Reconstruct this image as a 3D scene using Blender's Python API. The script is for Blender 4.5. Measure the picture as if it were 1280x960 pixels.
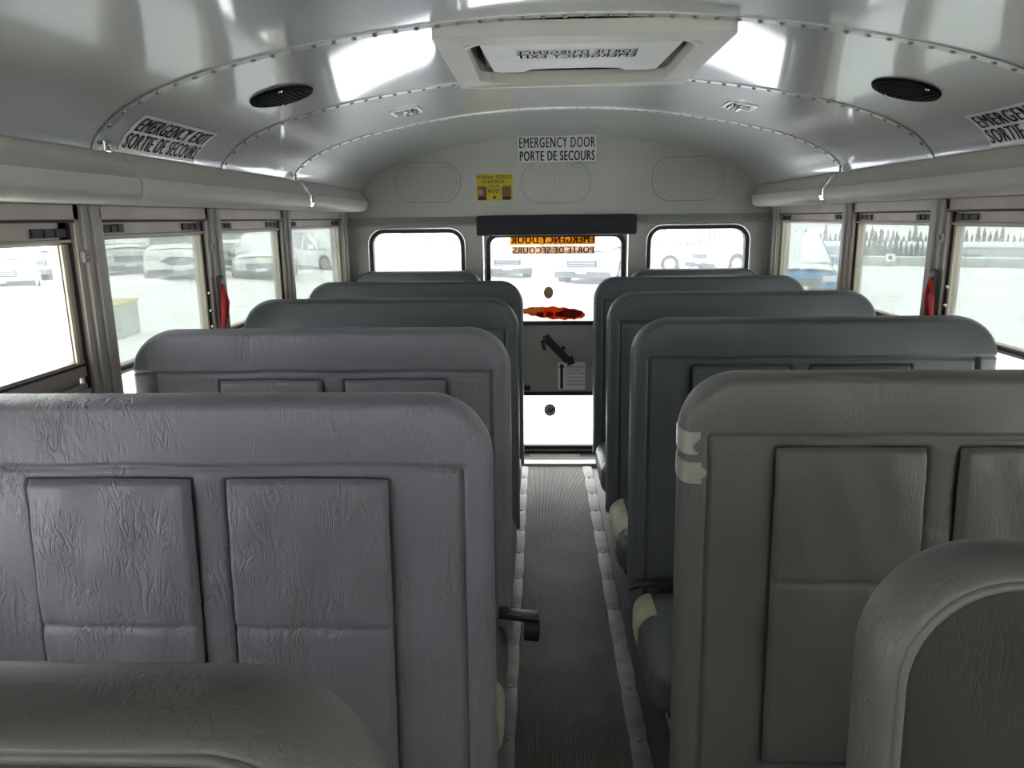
import bpy, bmesh, math, random
import numpy as np
from mathutils import Vector, Matrix
from mathutils.geometry import tessellate_polygon

for o in list(bpy.data.objects): bpy.data.objects.remove(o)
S = bpy.context.scene
COL = S.collection
rnd = random.Random(7)

# ------------------------------------------------------------------ camera, sky, exposure
cam_d = bpy.data.cameras.new('camera'); cam = bpy.data.objects.new('camera', cam_d); COL.objects.link(cam)
cam_d.sensor_width = 36; cam_d.lens = 26.172; cam_d.clip_start = 0.02; cam_d.clip_end = 800
_R = Vector((0.99925, 0.03672, -0.01225)); _U = Vector((0.00398, 0.21739, 0.97608)); _F = Vector((-0.0385, 0.97539, -0.21708))
cam.matrix_world = Matrix.Translation((-0.0924, 0, 1.3216)) @ Matrix((_R, _U, -_F)).transposed().to_4x4()
S.camera = cam
S.view_settings.view_transform = 'Standard'; S.view_settings.look = 'None'
S.view_settings.gamma = 1; S.view_settings.use_curve_mapping = False
S.view_settings.exposure = 0.95
WORLD_STRENGTH = 4.2

w = bpy.data.worlds.new('overcast_sky'); S.world = w; w.use_nodes = True
nt = w.node_tree; nt.nodes.clear()
out = nt.nodes.new('ShaderNodeOutputWorld'); bg = nt.nodes.new('ShaderNodeBackground')
tc = nt.nodes.new('ShaderNodeTexCoord'); sx = nt.nodes.new('ShaderNodeSeparateXYZ'); rp = nt.nodes.new('ShaderNodeValToRGB')
rp.color_ramp.elements[0].position = 0.0; rp.color_ramp.elements[0].color = (0.82, 0.83, 0.82, 1)
rp.color_ramp.elements[1].position = 1.0; rp.color_ramp.elements[1].color = (1.0, 1.0, 1.0, 1)
nt.links.new(tc.outputs['Generated'], sx.inputs[0]); nt.links.new(sx.outputs['Z'], rp.inputs[0])
nt.links.new(rp.outputs[0], bg.inputs[0]); bg.inputs[1].default_value = WORLD_STRENGTH
nt.links.new(bg.outputs[0], out.inputs[0])

# ------------------------------------------------------------------ materials
MATS = {}
def mat(name, col, rough=.5, metal=0., coat=0., coat_r=.1, bump=None, var=None, emit=None, spec=.5):
    """procedural principled material; bump=(scale,strength,dist), var=(scale,amount) mottles the base colour"""
    m = bpy.data.materials.new(name); m.use_nodes = True; n = m.node_tree; b = n.nodes['Principled BSDF']
    b.inputs['Base Color'].default_value = (*col, 1); b.inputs['Roughness'].default_value = rough
    b.inputs['Metallic'].default_value = metal; b.inputs['Coat Weight'].default_value = coat
    b.inputs['Coat Roughness'].default_value = coat_r; b.inputs['Specular IOR Level'].default_value = spec
    t = n.nodes.new('ShaderNodeTexCoord')
    if var:
        no = n.nodes.new('ShaderNodeTexNoise'); no.inputs['Scale'].default_value = var[0]; no.inputs['Detail'].default_value = 5
        n.links.new(t.outputs['Object'], no.inputs[0])
        r = n.nodes.new('ShaderNodeValToRGB')
        r.color_ramp.elements[0].position = .3; r.color_ramp.elements[1].position = .7
        r.color_ramp.elements[0].color = (*[c * (1 - var[1]) for c in col], 1); r.color_ramp.elements[1].color = (*[min(1, c * (1 + var[1])) for c in col], 1)
        n.links.new(no.outputs[0], r.inputs[0]); n.links.new(r.outputs[0], b.inputs['Base Color'])
    if bump:
        no = n.nodes.new('ShaderNodeTexNoise'); no.inputs['Scale'].default_value = bump[0]; no.inputs['Detail'].default_value = 4
        n.links.new(t.outputs['Object'], no.inputs[0])
        bp = n.nodes.new('ShaderNodeBump'); bp.inputs['Strength'].default_value = bump[1]; bp.inputs['Distance'].default_value = bump[2]
        n.links.new(no.outputs[0], bp.inputs['Height']); n.links.new(bp.outputs[0], b.inputs['Normal'])
    MATS[name] = m
    return m

def vinyl(name, col, crease, rough=.46):
    m = mat(name, col, rough, var=(3.0, .10)); n = m.node_tree; b = n.nodes['Principled BSDF']
    t = n.nodes.new('ShaderNodeTexCoord')
    def N(kind, **kw):
        x = n.nodes.new(kind)
        for k, v_ in kw.items():
            if k in x.inputs: x.inputs[k].default_value = v_
            else: setattr(x, k, v_)
        return x
    L = n.links.new
    # short criss-cross creases: zero-lines of two stretched noises, masked in patches
    def lines(rot, scale, sharp):
        mp = N('ShaderNodeMapping'); mp.inputs['Rotation'].default_value = rot; mp.inputs['Scale'].default_value = (1.0, 1.0, .33)
        L(t.outputs['Object'], mp.inputs[0])
        no = N('ShaderNodeTexNoise', Scale=scale, Detail=1.5, Distortion=.6); L(mp.outputs[0], no.inputs[0])
        s = N('ShaderNodeMath', operation='SUBTRACT'); s.inputs[1].default_value = .5; L(no.outputs[0], s.inputs[0])
        a = N('ShaderNodeMath', operation='ABSOLUTE'); L(s.outputs[0], a.inputs[0])
        q = N('ShaderNodeMath', operation='MULTIPLY'); q.inputs[1].default_value = sharp; q.use_clamp = True; L(a.outputs[0], q.inputs[0])
        return q
    l1 = lines((0, .5, 0), 34, 20); l2 = lines((.3, -.7, .4), 42, 22); l3 = lines((0, .08, .2), 60, 18)
    mn = N('ShaderNodeMath', operation='MINIMUM'); L(l1.outputs[0], mn.inputs[0]); L(l2.outputs[0], mn.inputs[1])
    mn2 = N('ShaderNodeMath', operation='MINIMUM'); L(mn.outputs[0], mn2.inputs[0]); L(l3.outputs[0], mn2.inputs[1])
    mk = N('ShaderNodeTexNoise', Scale=9.0, Detail=3.0); L(t.outputs['Object'], mk.inputs[0])
    mr = N('ShaderNodeMapRange'); mr.inputs[1].default_value = .42; mr.inputs[2].default_value = .62; L(mk.outputs[0], mr.inputs[0])
    inv = N('ShaderNodeMath', operation='SUBTRACT'); inv.inputs[0].default_value = 1.0; L(mn2.outputs[0], inv.inputs[1])
    mu = N('ShaderNodeMath', operation='MULTIPLY'); L(inv.outputs[0], mu.inputs[0]); L(mr.outputs[0], mu.inputs[1])
    b1 = N('ShaderNodeBump'); b1.invert = True; b1.inputs['Strength'].default_value = crease; b1.inputs['Distance'].default_value = .0017
    L(mu.outputs[0], b1.inputs['Height'])
    gr = N('ShaderNodeTexNoise', Scale=260.0, Detail=3.0); L(t.outputs['Object'], gr.inputs[0])
    b2 = N('ShaderNodeBump'); b2.inputs['Strength'].default_value = .22; b2.inputs['Distance'].default_value = .0006
    L(gr.outputs[0], b2.inputs['Height']); L(b1.outputs[0], b2.inputs['Normal'])
    so = N('ShaderNodeTexNoise', Scale=7.0, Detail=2.0); L(t.outputs['Object'], so.inputs[0])
    b3 = N('ShaderNodeBump'); b3.inputs['Strength'].default_value = .35; b3.inputs['Distance'].default_value = .01
    L(so.outputs[0], b3.inputs['Height']); L(b2.outputs[0], b3.inputs['Normal'])
    L(b3.outputs[0], b.inputs['Normal'])
    return m

def glass(name, tint, film=.06, gloss=.35):
    """thin pane: tinted see-through, fresnel reflection, a little dusty film"""
    m = bpy.data.materials.new(name); m.use_nodes = True; n = m.node_tree; n.nodes.clear()
    o = n.nodes.new('ShaderNodeOutputMaterial'); tr = n.nodes.new('ShaderNodeBsdfTransparent'); tr.inputs[0].default_value = (*tint, 1)
    gl = n.nodes.new('ShaderNodeBsdfGlossy'); gl.inputs['Roughness'].default_value = .02
    lw = n.nodes.new('ShaderNodeFresnel'); lw.inputs[0].default_value = 1.45
    mu = n.nodes.new('ShaderNodeMath'); mu.operation = 'MULTIPLY'; mu.inputs[1].default_value = gloss; n.links.new(lw.outputs[0], mu.inputs[0])
    mx = n.nodes.new('ShaderNodeMixShader'); n.links.new(mu.outputs[0], mx.inputs[0]); n.links.new(tr.outputs[0], mx.inputs[1]); n.links.new(gl.outputs[0], mx.inputs[2])
    tl = n.nodes.new('ShaderNodeBsdfTranslucent'); tl.inputs[0].default_value = (.55, .57, .54, 1)
    no = n.nodes.new('ShaderNodeTexNoise'); no.inputs['Scale'].default_value = 6; no.inputs['Detail'].default_value = 6
    t = n.nodes.new('ShaderNodeTexCoord'); n.links.new(t.outputs['Object'], no.inputs[0])
    m2 = n.nodes.new('ShaderNodeMath'); m2.operation = 'MULTIPLY'; m2.inputs[1].default_value = film * 2; n.links.new(no.outputs[0], m2.inputs[0])
    mf = n.nodes.new('ShaderNodeMixShader'); n.links.new(m2.outputs[0], mf.inputs[0]); n.links.new(mx.outputs[0], mf.inputs[1]); n.links.new(tl.outputs[0], mf.inputs[2])
    n.links.new(mf.outputs[0], o.inputs[0]); MATS[name] = m
    return m

def film(name, col, density=.75):
    """translucent sticker on glass: the sky glows through it"""
    m = bpy.data.materials.new(name); m.use_nodes = True; n = m.node_tree; n.nodes.clear()
    o = n.nodes.new('ShaderNodeOutputMaterial'); a = n.nodes.new('ShaderNodeBsdfTransparent'); a.inputs[0].default_value = (*col, 1)
    d = n.nodes.new('ShaderNodeBsdfDiffuse'); d.inputs[0].default_value = (*col, 1)
    no = n.nodes.new('ShaderNodeTexNoise'); no.inputs['Scale'].default_value = 40; t = n.nodes.new('ShaderNodeTexCoord')
    n.links.new(t.outputs['Object'], no.inputs[0])
    mr = n.nodes.new('ShaderNodeMapRange'); mr.inputs[3].default_value = density - .12; mr.inputs[4].default_value = density + .12
    n.links.new(no.outputs[0], mr.inputs[0])
    x = n.nodes.new('ShaderNodeMixShader'); n.links.new(mr.outputs[0], x.inputs[0]); n.links.new(a.outputs[0], x.inputs[1]); n.links.new(d.outputs[0], x.inputs[2])
    n.links.new(x.outputs[0], o.inputs[0]); MATS[name] = m
    return m

CEIL = mat('ceiling_paint', (.53, .54, .535), .30, .45, coat=1, coat_r=.06, var=(.8, .05))
WALLP = mat('rear_wall_paint', (.36, .365, .325), .38, .15, coat=.25, coat_r=.2, var=(2.5, .06))
HEAD = mat('header_paint', (.45, .425, .385), .52, .0, coat=.0, coat_r=.2, var=(4, .06), bump=(30, .05, .002))
CEIL.node_tree.nodes['Principled BSDF'].inputs['Coat IOR'].default_value = 1.5
RIB = mat('rib_metal', (.62, .63, .62), .3, .75, var=(30, .15))
DARKLINE = mat('dark_sealant', (.035, .035, .035), .6)
PILLAR = mat('pillar_paint', (.34, .315, .285), .4, .2, var=(4, .07))
ALU = mat('weathered_aluminium', (.45, .395, .355), .42, .55, var=(6, .10), bump=(60, .2, .002))
ALUL = mat('pale_frame_edge', (.60, .54, .42), .5, .1, var=(14, .12))
RUB = mat('black_rubber', (.022, .02, .022), .55)
SPK = mat('matte_black_grille', (.006, .006, .007), .8, spec=.15)
BLACK = mat('black_plastic', (.012, .012, .014), .35)
PAD = mat('black_vinyl_pad', (.014, .014, .022), .6, bump=(120, .3, .001))
CHROME = mat('bright_metal', (.75, .75, .74), .18, .95, var=(20, .1))
SCREW = mat('screw_metal', (.34, .33, .31), .35, .9)
OFFW = mat('off_white_plastic', (.66, .645, .58), .45, var=(8, .06))
BEIGE = mat('beige_tray', (.40, .38, .32), .5, var=(10, .1))
WHITEP = mat('white_panel', (.80, .80, .77), .45, var=(14, .04))
STICK = mat('white_sticker', (.82, .82, .80), .45, var=(20, .03))
INK = mat('black_ink', (.008, .008, .010), .5)
YEL = mat('yellow_print', (.62, .50, .02), .45)
BROWN = mat('brown_print', (.22, .09, .025), .5)
PINKP = mat('pink_print', (.55, .25, .25), .5)
RED = mat('red_plastic', (.50, .010, .016), .35)
FLOORM = mat('floor_rubber', (.045, .043, .042), .45, .1, var=(7, .25))
RAIL = mat('aisle_rail_metal', (.21, .20, .19), .50, .6, var=(16, .25), bump=(40, .2, .002))
MATR = mat('ribbed_mat', (.155, .130, .116), .38, 0, var=(6, .3), bump=(90, .2, .002))
SILLW = mat('white_threshold', (.72, .70, .66), .4)
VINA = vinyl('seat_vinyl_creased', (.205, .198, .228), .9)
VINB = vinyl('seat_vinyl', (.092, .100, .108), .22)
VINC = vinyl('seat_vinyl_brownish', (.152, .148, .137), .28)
VIND = vinyl('seat_vinyl_shaded', (.030, .026, .021), .28, .6)  # shade on the nearest seat faces, put into the vinyl colour
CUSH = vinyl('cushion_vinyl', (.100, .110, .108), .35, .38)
TAPE = mat('beige_tape', (.42, .38, .27), .5, var=(30, .15), bump=(60, .4, .002))
GTAPE = mat('grey_tape', (.42, .39, .34), .38, var=(30, .15), bump=(80, .3, .002))
STEELB = mat('black_seat_frame', (.02, .02, .02), .45)
LEGP = mat('grey_leg_paint', (.30, .30, .27), .5, var=(15, .2))
G_TINT = glass('tinted_pane', (.425, .447, .432), .09)
G_REAR = glass('rear_pane', (.76, .77, .79), .08)
G_CLEAR = glass('clear_pane', (.97, .985, .975), .03)
F_OR = film('orange_film', (.97, .60, .12), .55)
F_PK = film('faded_orange_film', (.95, .76, .58), .50)
F_RED = film('red_film', (.62, .12, .02), .55)
F_DRED = film('dark_red_film', (.30, .03, .02), .75)
F_TAN = film('tan_film', (.42, .33, .22), .8)
F_GREY = film('grey_film', (.36, .35, .31), .8)
F_BK = film('brown_ink_film', (.10, .04, .01), .8)

# ------------------------------------------------------------------ helpers
def link(name, bm, m, parent=None, smooth=False, loc=None):
    me = bpy.data.meshes.new(name)
    if isinstance(bm, bmesh.types.BMesh):
        bmesh.ops.recalc_face_normals(bm, faces=bm.faces); bm.to_mesh(me); bm.free()
    else: me = bm
    ms = m if isinstance(m, (list, tuple)) else [m]
    for x in ms: me.materials.append(x)
    if smooth:
        me.shade_smooth()
        if smooth != True:
            try: me.set_sharp_from_angle(angle=math.radians(smooth))
            except Exception: pass
    o = bpy.data.objects.new(name, me); COL.objects.link(o)
    if parent: o.parent = parent
    if loc is not None: o.location = loc
    return o
def tag(o, label=None, cat=None, group=None, kind=None):
    if label: o['label'] = label
    if cat: o['category'] = cat
    if group: o['group'] = group
    if kind: o['kind'] = kind
    return o
def empty(name, loc=(0, 0, 0), rz=0):
    o = bpy.data.objects.new(name, None); COL.objects.link(o); o.location = loc; o.rotation_euler = (0, 0, rz); o.empty_display_size = .1
    return o
def copy_tree(o, parent=None):
    c = o.copy(); COL.objects.link(c)
    if parent: c.parent = parent
    for ch in list(o.children): copy_tree(ch, c)
    return c
def struct(name, bm, m, label, smooth=False, loc=None, cat='structure'):
    o = link(name, bm, m, None, smooth, loc); tag(o, label, cat, kind='structure'); return o
def BM(): return bmesh.new()
def box(bm, x0, x1, y0, y1, z0, z1, bev=0, mi=0):
    g = bmesh.ops.create_cube(bm, size=1)
    vs = g['verts']
    for v in vs: v.co = Vector(((x0 + x1) / 2 + v.co.x * (x1 - x0), (y0 + y1) / 2 + v.co.y * (y1 - y0), (z0 + z1) / 2 + v.co.z * (z1 - z0)))
    fs = list({f for v in vs for f in v.link_faces})
    for f in fs: f.material_index = mi
    if bev:
        es = list({e for v in vs for e in v.link_edges})
        bmesh.ops.bevel(bm, geom=es, offset=bev, segments=2, affect='EDGES', profile=.6)
def cyl(bm, a, b, r, r2=None, seg=12, mi=0):
    a = Vector(a); b = Vector(b); d = b - a
    g = bmesh.ops.create_cone(bm, cap_ends=True, segments=seg, radius1=r, radius2=r if r2 is None else r2, depth=d.length)
    q = d.to_track_quat('Z', 'Y').to_matrix().to_4x4(); M_ = Matrix.Translation((a + b) / 2) @ q
    bmesh.ops.transform(bm, matrix=M_, verts=g['verts'])
    if mi:
        for f in {f for v in g['verts'] for f in v.link_faces}: f.material_index = mi
def dome(bm, c, r, n=(0, 0, -1), flat=.5, seg=6, mi=0):
    g = bmesh.ops.create_uvsphere(bm, u_segments=seg, v_segments=4, radius=r)
    q = Vector(n).to_track_quat('Z', 'Y').to_matrix().to_4x4()
    bmesh.ops.transform(bm, matrix=Matrix.Translation(c) @ q @ Matrix.Diagonal((1, 1, flat, 1)), verts=g['verts'])
    if mi:
        for f in {f for v in g['verts'] for f in v.link_faces}: f.material_index = mi
def tube(bm, pts, r, seg=8, mi=0, upv=None):
    P = [Vector(p) for p in pts]; rings = []; up = Vector(upv or (0, 0, 1))
    for i, p in enumerate(P):
        d = (P[min(i + 1, len(P) - 1)] - P[max(i - 1, 0)]).normalized()
        a = d.cross(up if (upv or abs(d.z) < .95) else Vector((1, 0, 0))).normalized(); b = d.cross(a)
        rr = r[i] if isinstance(r, (list, tuple)) else r
        rings.append([bm.verts.new(p + (a * math.cos(2 * math.pi * k / seg) + b * math.sin(2 * math.pi * k / seg)) * rr) for k in range(seg)])
    for i in range(len(P) - 1):
        for k in range(seg):
            f = bm.faces.new((rings[i][k], rings[i][(k + 1) % seg], rings[i + 1][(k + 1) % seg], rings[i + 1][k])); f.material_index = mi
    for rg in (rings[0], rings[-1]):
        f = bm.faces.new(rg); f.material_index = mi
def grid_bm(bm, P, mi=0, closed_u=False):
    """P[i][j] points -> quads"""
    V = [[bm.verts.new(p) for p in row] for row in P]
    for i in range(len(V) - 1):
        for j in range(len(V[0]) - 1):
            f = bm.faces.new((V[i][j], V[i + 1][j], V[i + 1][j + 1], V[i][j + 1])); f.material_index = mi
    return V
def prism(bm, loops, place, t, mi=0):
    """polygon (with holes) loops of 2D points, placed by place(u,v,d), thickness t"""
    tri = tessellate_polygon([[Vector((p[0], p[1], 0)) for p in lp] for lp in loops])
    flat = [p for lp in loops for p in lp]
    A = [bm.verts.new(place(p[0], p[1], 0)) for p in flat]; B = [bm.verts.new(place(p[0], p[1], t)) for p in flat]
    for a, b, c in tri:
        for V in (A, B):
            try: bm.faces.new((V[a], V[b], V[c])).material_index = mi
            except ValueError: pass
    k = 0
    for lp in loops:
        n = len(lp)
        for i in range(n):
            j = (i + 1) % n
            try: bm.faces.new((A[k + i], A[k + j], B[k + j], B[k + i])).material_index = mi
            except ValueError: pass
        k += n
def rrect(x0, x1, z0, z1, r, n=6):
    pts = []
    for cx, cz, a in ((x1 - r, z1 - r, 0), (x0 + r, z1 - r, 90), (x0 + r, z0 + r, 180), (x1 - r, z0 + r, 270)):
        for k in range(n + 1):
            t = math.radians(a + 90 * k / n); pts.append((cx + r * math.cos(t), cz + r * math.sin(t)))
    return pts
def XZ(y):      # place in a plane facing -Y at y, thickness to +Y
    return lambda u, v, d: Vector((u, y + d, v))
def font_mesh(body, height, width=None, bold=0.0, spacing=1.0):
    """returns a bmesh of the lettering in XY, origin left-bottom, scaled to height/width"""
    c = bpy.data.curves.new('lettering', 'FONT'); c.body = body; c.size = 1; c.offset = bold; c.space_character = 1.14; c.resolution_u = 3
    o = bpy.data.objects.new('lettering', c); COL.objects.link(o)
    dg = bpy.context.evaluated_depsgraph_get(); me = bpy.data.meshes.new_from_object(o.evaluated_get(dg))
    bm = BM(); bm.from_mesh(me); bpy.data.objects.remove(o); bpy.data.curves.remove(c); bpy.data.meshes.remove(me)
    xs = [v.co.x for v in bm.verts]; ys = [v.co.y for v in bm.verts]
    x0, x1, y0, y1 = min(xs), max(xs), min(ys), max(ys)
    sy = height / (y1 - y0); sx_ = (width / (x1 - x0)) if width else sy
    for v in bm.verts: v.co = Vector(((v.co.x - x0) * sx_, (v.co.y - y0) * sy, 0))
    return bm
def letters(lines, place, m, parent, name='lettering', cuts=None):
    """lines: (text, u, v, height, width); place(u,v)->Vector"""
    allb = BM()
    for (s, u, v_, h, wd, bold) in lines:
        b = font_mesh(s, h, wd, 0)
        if cuts:
            k = v_ + cuts
            while k < v_ + h:
                bmesh.ops.bisect_plane(b, geom=b.verts[:] + b.edges[:] + b.faces[:], plane_co=(0, k - v_, 0), plane_no=(0, 1, 0)); k += cuts
        sh_ = bold * 1.4 * wd / len(s)
        base_ = [v.co.copy() for v in b.verts]
        for q_ in ((0,) if bold == 0 else (-1, -.35, .35, 1)):
            for x, c0 in zip(b.verts, base_): x.co = place(c0.x + u + q_ * sh_, c0.y + v_)
            me = bpy.data.meshes.new('t'); b.to_mesh(me); allb.from_mesh(me); bpy.data.meshes.remove(me)
        b.free()
    me = bpy.data.meshes.new(name); allb.to_mesh(me); allb.free(); me.materials.append(m)
    o = bpy.data.objects.new(name, me); COL.objects.link(o); o.parent = parent
    return o

# ------------------------------------------------------------------ dimensions
YF, YR = -3.6, 4.12          # front end built, rear wall
XW = 1.15                     # inner side wall
RIBS = [1.65, 2.32, 2.985]
PROF = [(0, 1.728), (.17, 1.724), (.33, 1.712), (.48, 1.693), (.62, 1.670), (.75, 1.643), (.86, 1.612), (.94, 1.580), (.995, 1.550), (1.03, 1.520), (1.05, 1.495), (1.06, 1.470)]
def prof_smooth():
    P = [(-x, z) for x, z in PROF[::-1]] + PROF[1:]
    pts = [Vector((x, z, 0)) for x, z in P]; outp = []
    for i in range(len(pts) - 1):
        p0 = pts[max(i - 1, 0)]; p1 = pts[i]; p2 = pts[i + 1]; p3 = pts[min(i + 2, len(pts) - 1)]
        for k in range(4):
            t = k / 4
            outp.append(.5 * ((2 * p1) + (-p0 + p2) * t + (2 * p0 - 5 * p1 + 4 * p2 - p3) * t * t + (-p0 + 3 * p1 - 3 * p2 + p3) * t ** 3))
    outp.append(pts[-1]); return [(p.x, p.y) for p in outp]
PS = prof_smooth()
_pl = [0]
for a, b in zip(PS, PS[1:]): _pl.append(_pl[-1] + math.hypot(b[0] - a[0], b[1] - a[1]))
_px = np.array([p[0] for p in PS]); _pz = np.array([p[1] for p in PS]); _pl = np.array(_pl)
def lift(y): return .020 * max(0, (y - RIBS[2]) / (YR - RIBS[2]))
def ceil_z(x, y=0): return float(np.interp(x, _px, _pz)) + lift(y) * (1 - abs(x / 1.06) ** 2)
def ceil_arc(s):            # arc length from the left edge -> x,z, inward normal
    x = float(np.interp(s, _pl, _px)); z = float(np.interp(s, _pl, _pz))
    e = .004; x2 = float(np.interp(s + e, _pl, _px)); z2 = float(np.interp(s + e, _pl, _pz)); x1 = float(np.interp(s - e, _pl, _px)); z1 = float(np.interp(s - e, _pl, _pz))
    t = Vector((x2 - x1, 0, z2 - z1)).normalized(); n = Vector((t.z, 0, -t.x))
    return x, z, n
ARC = float(_pl[-1])
def arc_of_x(x): return float(np.interp(x, _px, _pl))

# ------------------------------------------------------------------ outside ground
def ground_z(x, y):
    r = math.hypot(x, y); z = -.95
    left = max(0.0, min(1.0, (-x - 8.6) / 2.0)) * max(0.0, min(1.0, (y - 15.5) / 3)) if y < 21 else max(0.0, min(1.0, (-x - 5.5) / 2.5))
    z += left * (.52 + .10 * math.sin(x * .6 + y * .35))
    z += left * .26 * math.exp(-((y - 18.9 - .5 * math.sin(x)) / 1.1) ** 2)     # ploughed bank in front of the parked cars
    rear = max(0.0, min(1.0, (y - 11) / 9)) * (1 - left); z += rear * .34
    if x > -3: z -= .052 * max(0, r - 27) * min(1, (x + 3) / 5)
    if x > -9 and x <= -3: z -= 0
    if x < -3 and r > 45: z -= .03 * (r - 45)
    if r < 60:
        z += .045 * math.sin(x * 1.3 + .7 * y) * math.sin(y * .55 - x * .3) + .03 * math.sin(2.1 * x - 1.1 * y + 1)
    if abs(x) < 2.2 and y < 6: z = -.95
    return z
SNOW = mat('snow', (.86, .875, .88), .7, var=(.9, .05), bump=(3.0, .5, .12))
bm = BM()
def axis(vals):
    o_ = []
    for a, b, n in vals: o_ += [a + (b - a) * i / n for i in range(n)]
    return o_ + [vals[-1][1]]
gx = axis([(-260, -60, 10), (-60, -20, 20), (-20, 20, 64), (20, 60, 20), (60, 260, 10)])
gy = axis([(-30, 0, 6), (0, 40, 72), (40, 100, 30), (100, 420, 16)])
grid_bm(bm, [[(x, y, ground_z(x, y)) for x in gx] for y in gy])
struct('ground', bm, SNOW, 'snow covered ground of the parking lot around the bus', True, cat='ground')

# ------------------------------------------------------------------ bus shell: floor
bm = BM(); box(bm, -XW, XW, YF, YR, -.06, 0)
struct('floor', bm, FLOORM, 'dark rubber floor of the bus beside the aisle', cat='floor')
MX0, MX1, MY1 = -.160, .130, 3.86
bm = BM()
P = []; n = 58
for i in range(n + 1):
    x = MX0 + (MX1 - MX0) * i / n
    for dx, z in ((0, .004), (.0016, .0075), (.0034, .0075), (.005, .004)):
        if i < n or dx == 0: P.append((x + dx * (MX1 - MX0) / n / .005, z))
grid_bm(bm, [[(x, y, z) for (x, z) in P] for y in (YF, -1.5, .5, 1.5, 2.5, 3.3, MY1)])
grid_bm(bm, [[(x, y, z) for (x, z) in P] for y in (3.925, 4.07)])
struct('trim_1', bm, MATR, 'dark brown ribbed rubber runner along the aisle', cat='aisle mat')
for k, (xa, xb, lab) in enumerate(((-.208, -.158, 'worn metal edging strip with screws, left of the ribbed aisle mat'), (.128, .182, 'worn metal edging strip with screws, right of the ribbed aisle mat'))):
    bm = BM(); L = []; y = YF
    ys = np.arange(YF, MY1, .02)
    for yy in ys:
        ph = ((yy - YF) % .22) / .22; e = .0035 * abs(math.sin(math.pi * ph)) ** .5
        z = .006 + .004 * abs(math.sin(math.pi * ph)) ** .4
        L.append([(xa - e + .003, yy, .001), (xa - e + .006, yy, z), ((xa + xb) / 2, yy, z + .002), (xb + e - .006, yy, z), (xb + e - .003, yy, .001)])
    grid_bm(bm, L)
    yy = YF
    while yy < MY1: dome(bm, ((xa + xb) / 2, yy, .0095), .0065, (0, 0, 1), .6, 8, 1); yy += .22
    struct('trim_%d' % (2 + k), bm, [RAIL, SCREW], lab, 50, cat='metal strip')
bm = BM(); box(bm, -.24, .22, MY1, 3.93, 0, .018, .005)
struct('trim_4', bm, SILLW, 'pale threshold strip across the aisle before the rear door', cat='threshold')

b = BM(); fo = [(-XW - .03, -.05), (XW + .03, -.05), (XW + .03, 1.47), (1.05, 1.5), (.9, 1.61), (.5, 1.70), (0, 1.74), (-.5, 1.70), (-.9, 1.61), (-1.05, 1.5), (-XW - .03, 1.47)]
prism(b, [fo, rrect(-1.0, -.04, .80, 1.52, .06), rrect(.04, 1.0, .80, 1.52, .06)], XZ(YF - .05), .05)
struct('wall_front', b, WALLP, 'front wall of the bus around the windshield', cat='wall')
for q_, (xa, xb) in enumerate(((-1.0, -.04), (.04, 1.0))):
    b = BM(); prism(b, [rrect(xa - .01, xb + .01, .79, 1.53, .06)], XZ(YF - .03), .004); struct('window_%d' % (25 + q_), b, G_CLEAR, '%s half of the windshield' % ('left', 'right')[q_], cat='window')
# ------------------------------------------------------------------ ceiling
HX0, HX1, HY0, HY1 = -.268, .268, 1.745, 2.235
xs = sorted(set([p[0] for p in PS] + [HX0, HX1])); ys = sorted(set([YF, -2.0, -.4, .4, 1.1] + RIBS + [HY0, HY1, 3.3, 3.6, 3.85, 4.0, YR, YR + .055]))
bm = BM(); grids = []
for off in (0, .03):
    V = [[bm.verts.new((x * (1 + off / 1.1 * (abs(x) > .9)), y, ceil_z(x, y) + off)) for x in xs] for y in ys]; grids.append(V)
    for i in range(len(ys) - 1):
        for j in range(len(xs) - 1):
            if ys[i] >= HY0 - 1e-6 and ys[i + 1] <= HY1 + 1e-6 and xs[j] >= HX0 - 1e-6 and xs[j + 1] <= HX1 + 1e-6: continue
            bm.faces.new((V[i][j], V[i + 1][j], V[i + 1][j + 1], V[i][j + 1]))
for f in bm.faces: f.smooth = True
me = bpy.data.meshes.new('ceiling'); bm.to_mesh(me); bm.free(); me.materials.append(CEIL)
o = bpy.data.objects.new('ceiling', me); COL.objects.link(o); tag(o, 'glossy pale grey metal ceiling panels curving over the bus', 'ceiling', kind='structure')
# outer roof sides closing the shell between ceiling edge and wall top
for k, s in enumerate((-1, 1)):
    bm = BM(); box(bm, *sorted((s * 1.06, s * 1.20)), YF, YR + .05, 1.46, 1.53); struct('trim_%d' % (5 + k), bm, HEAD, 'roof edge above the %s windows' % ('left' if s < 0 else 'right'), cat='roof edge')
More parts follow.
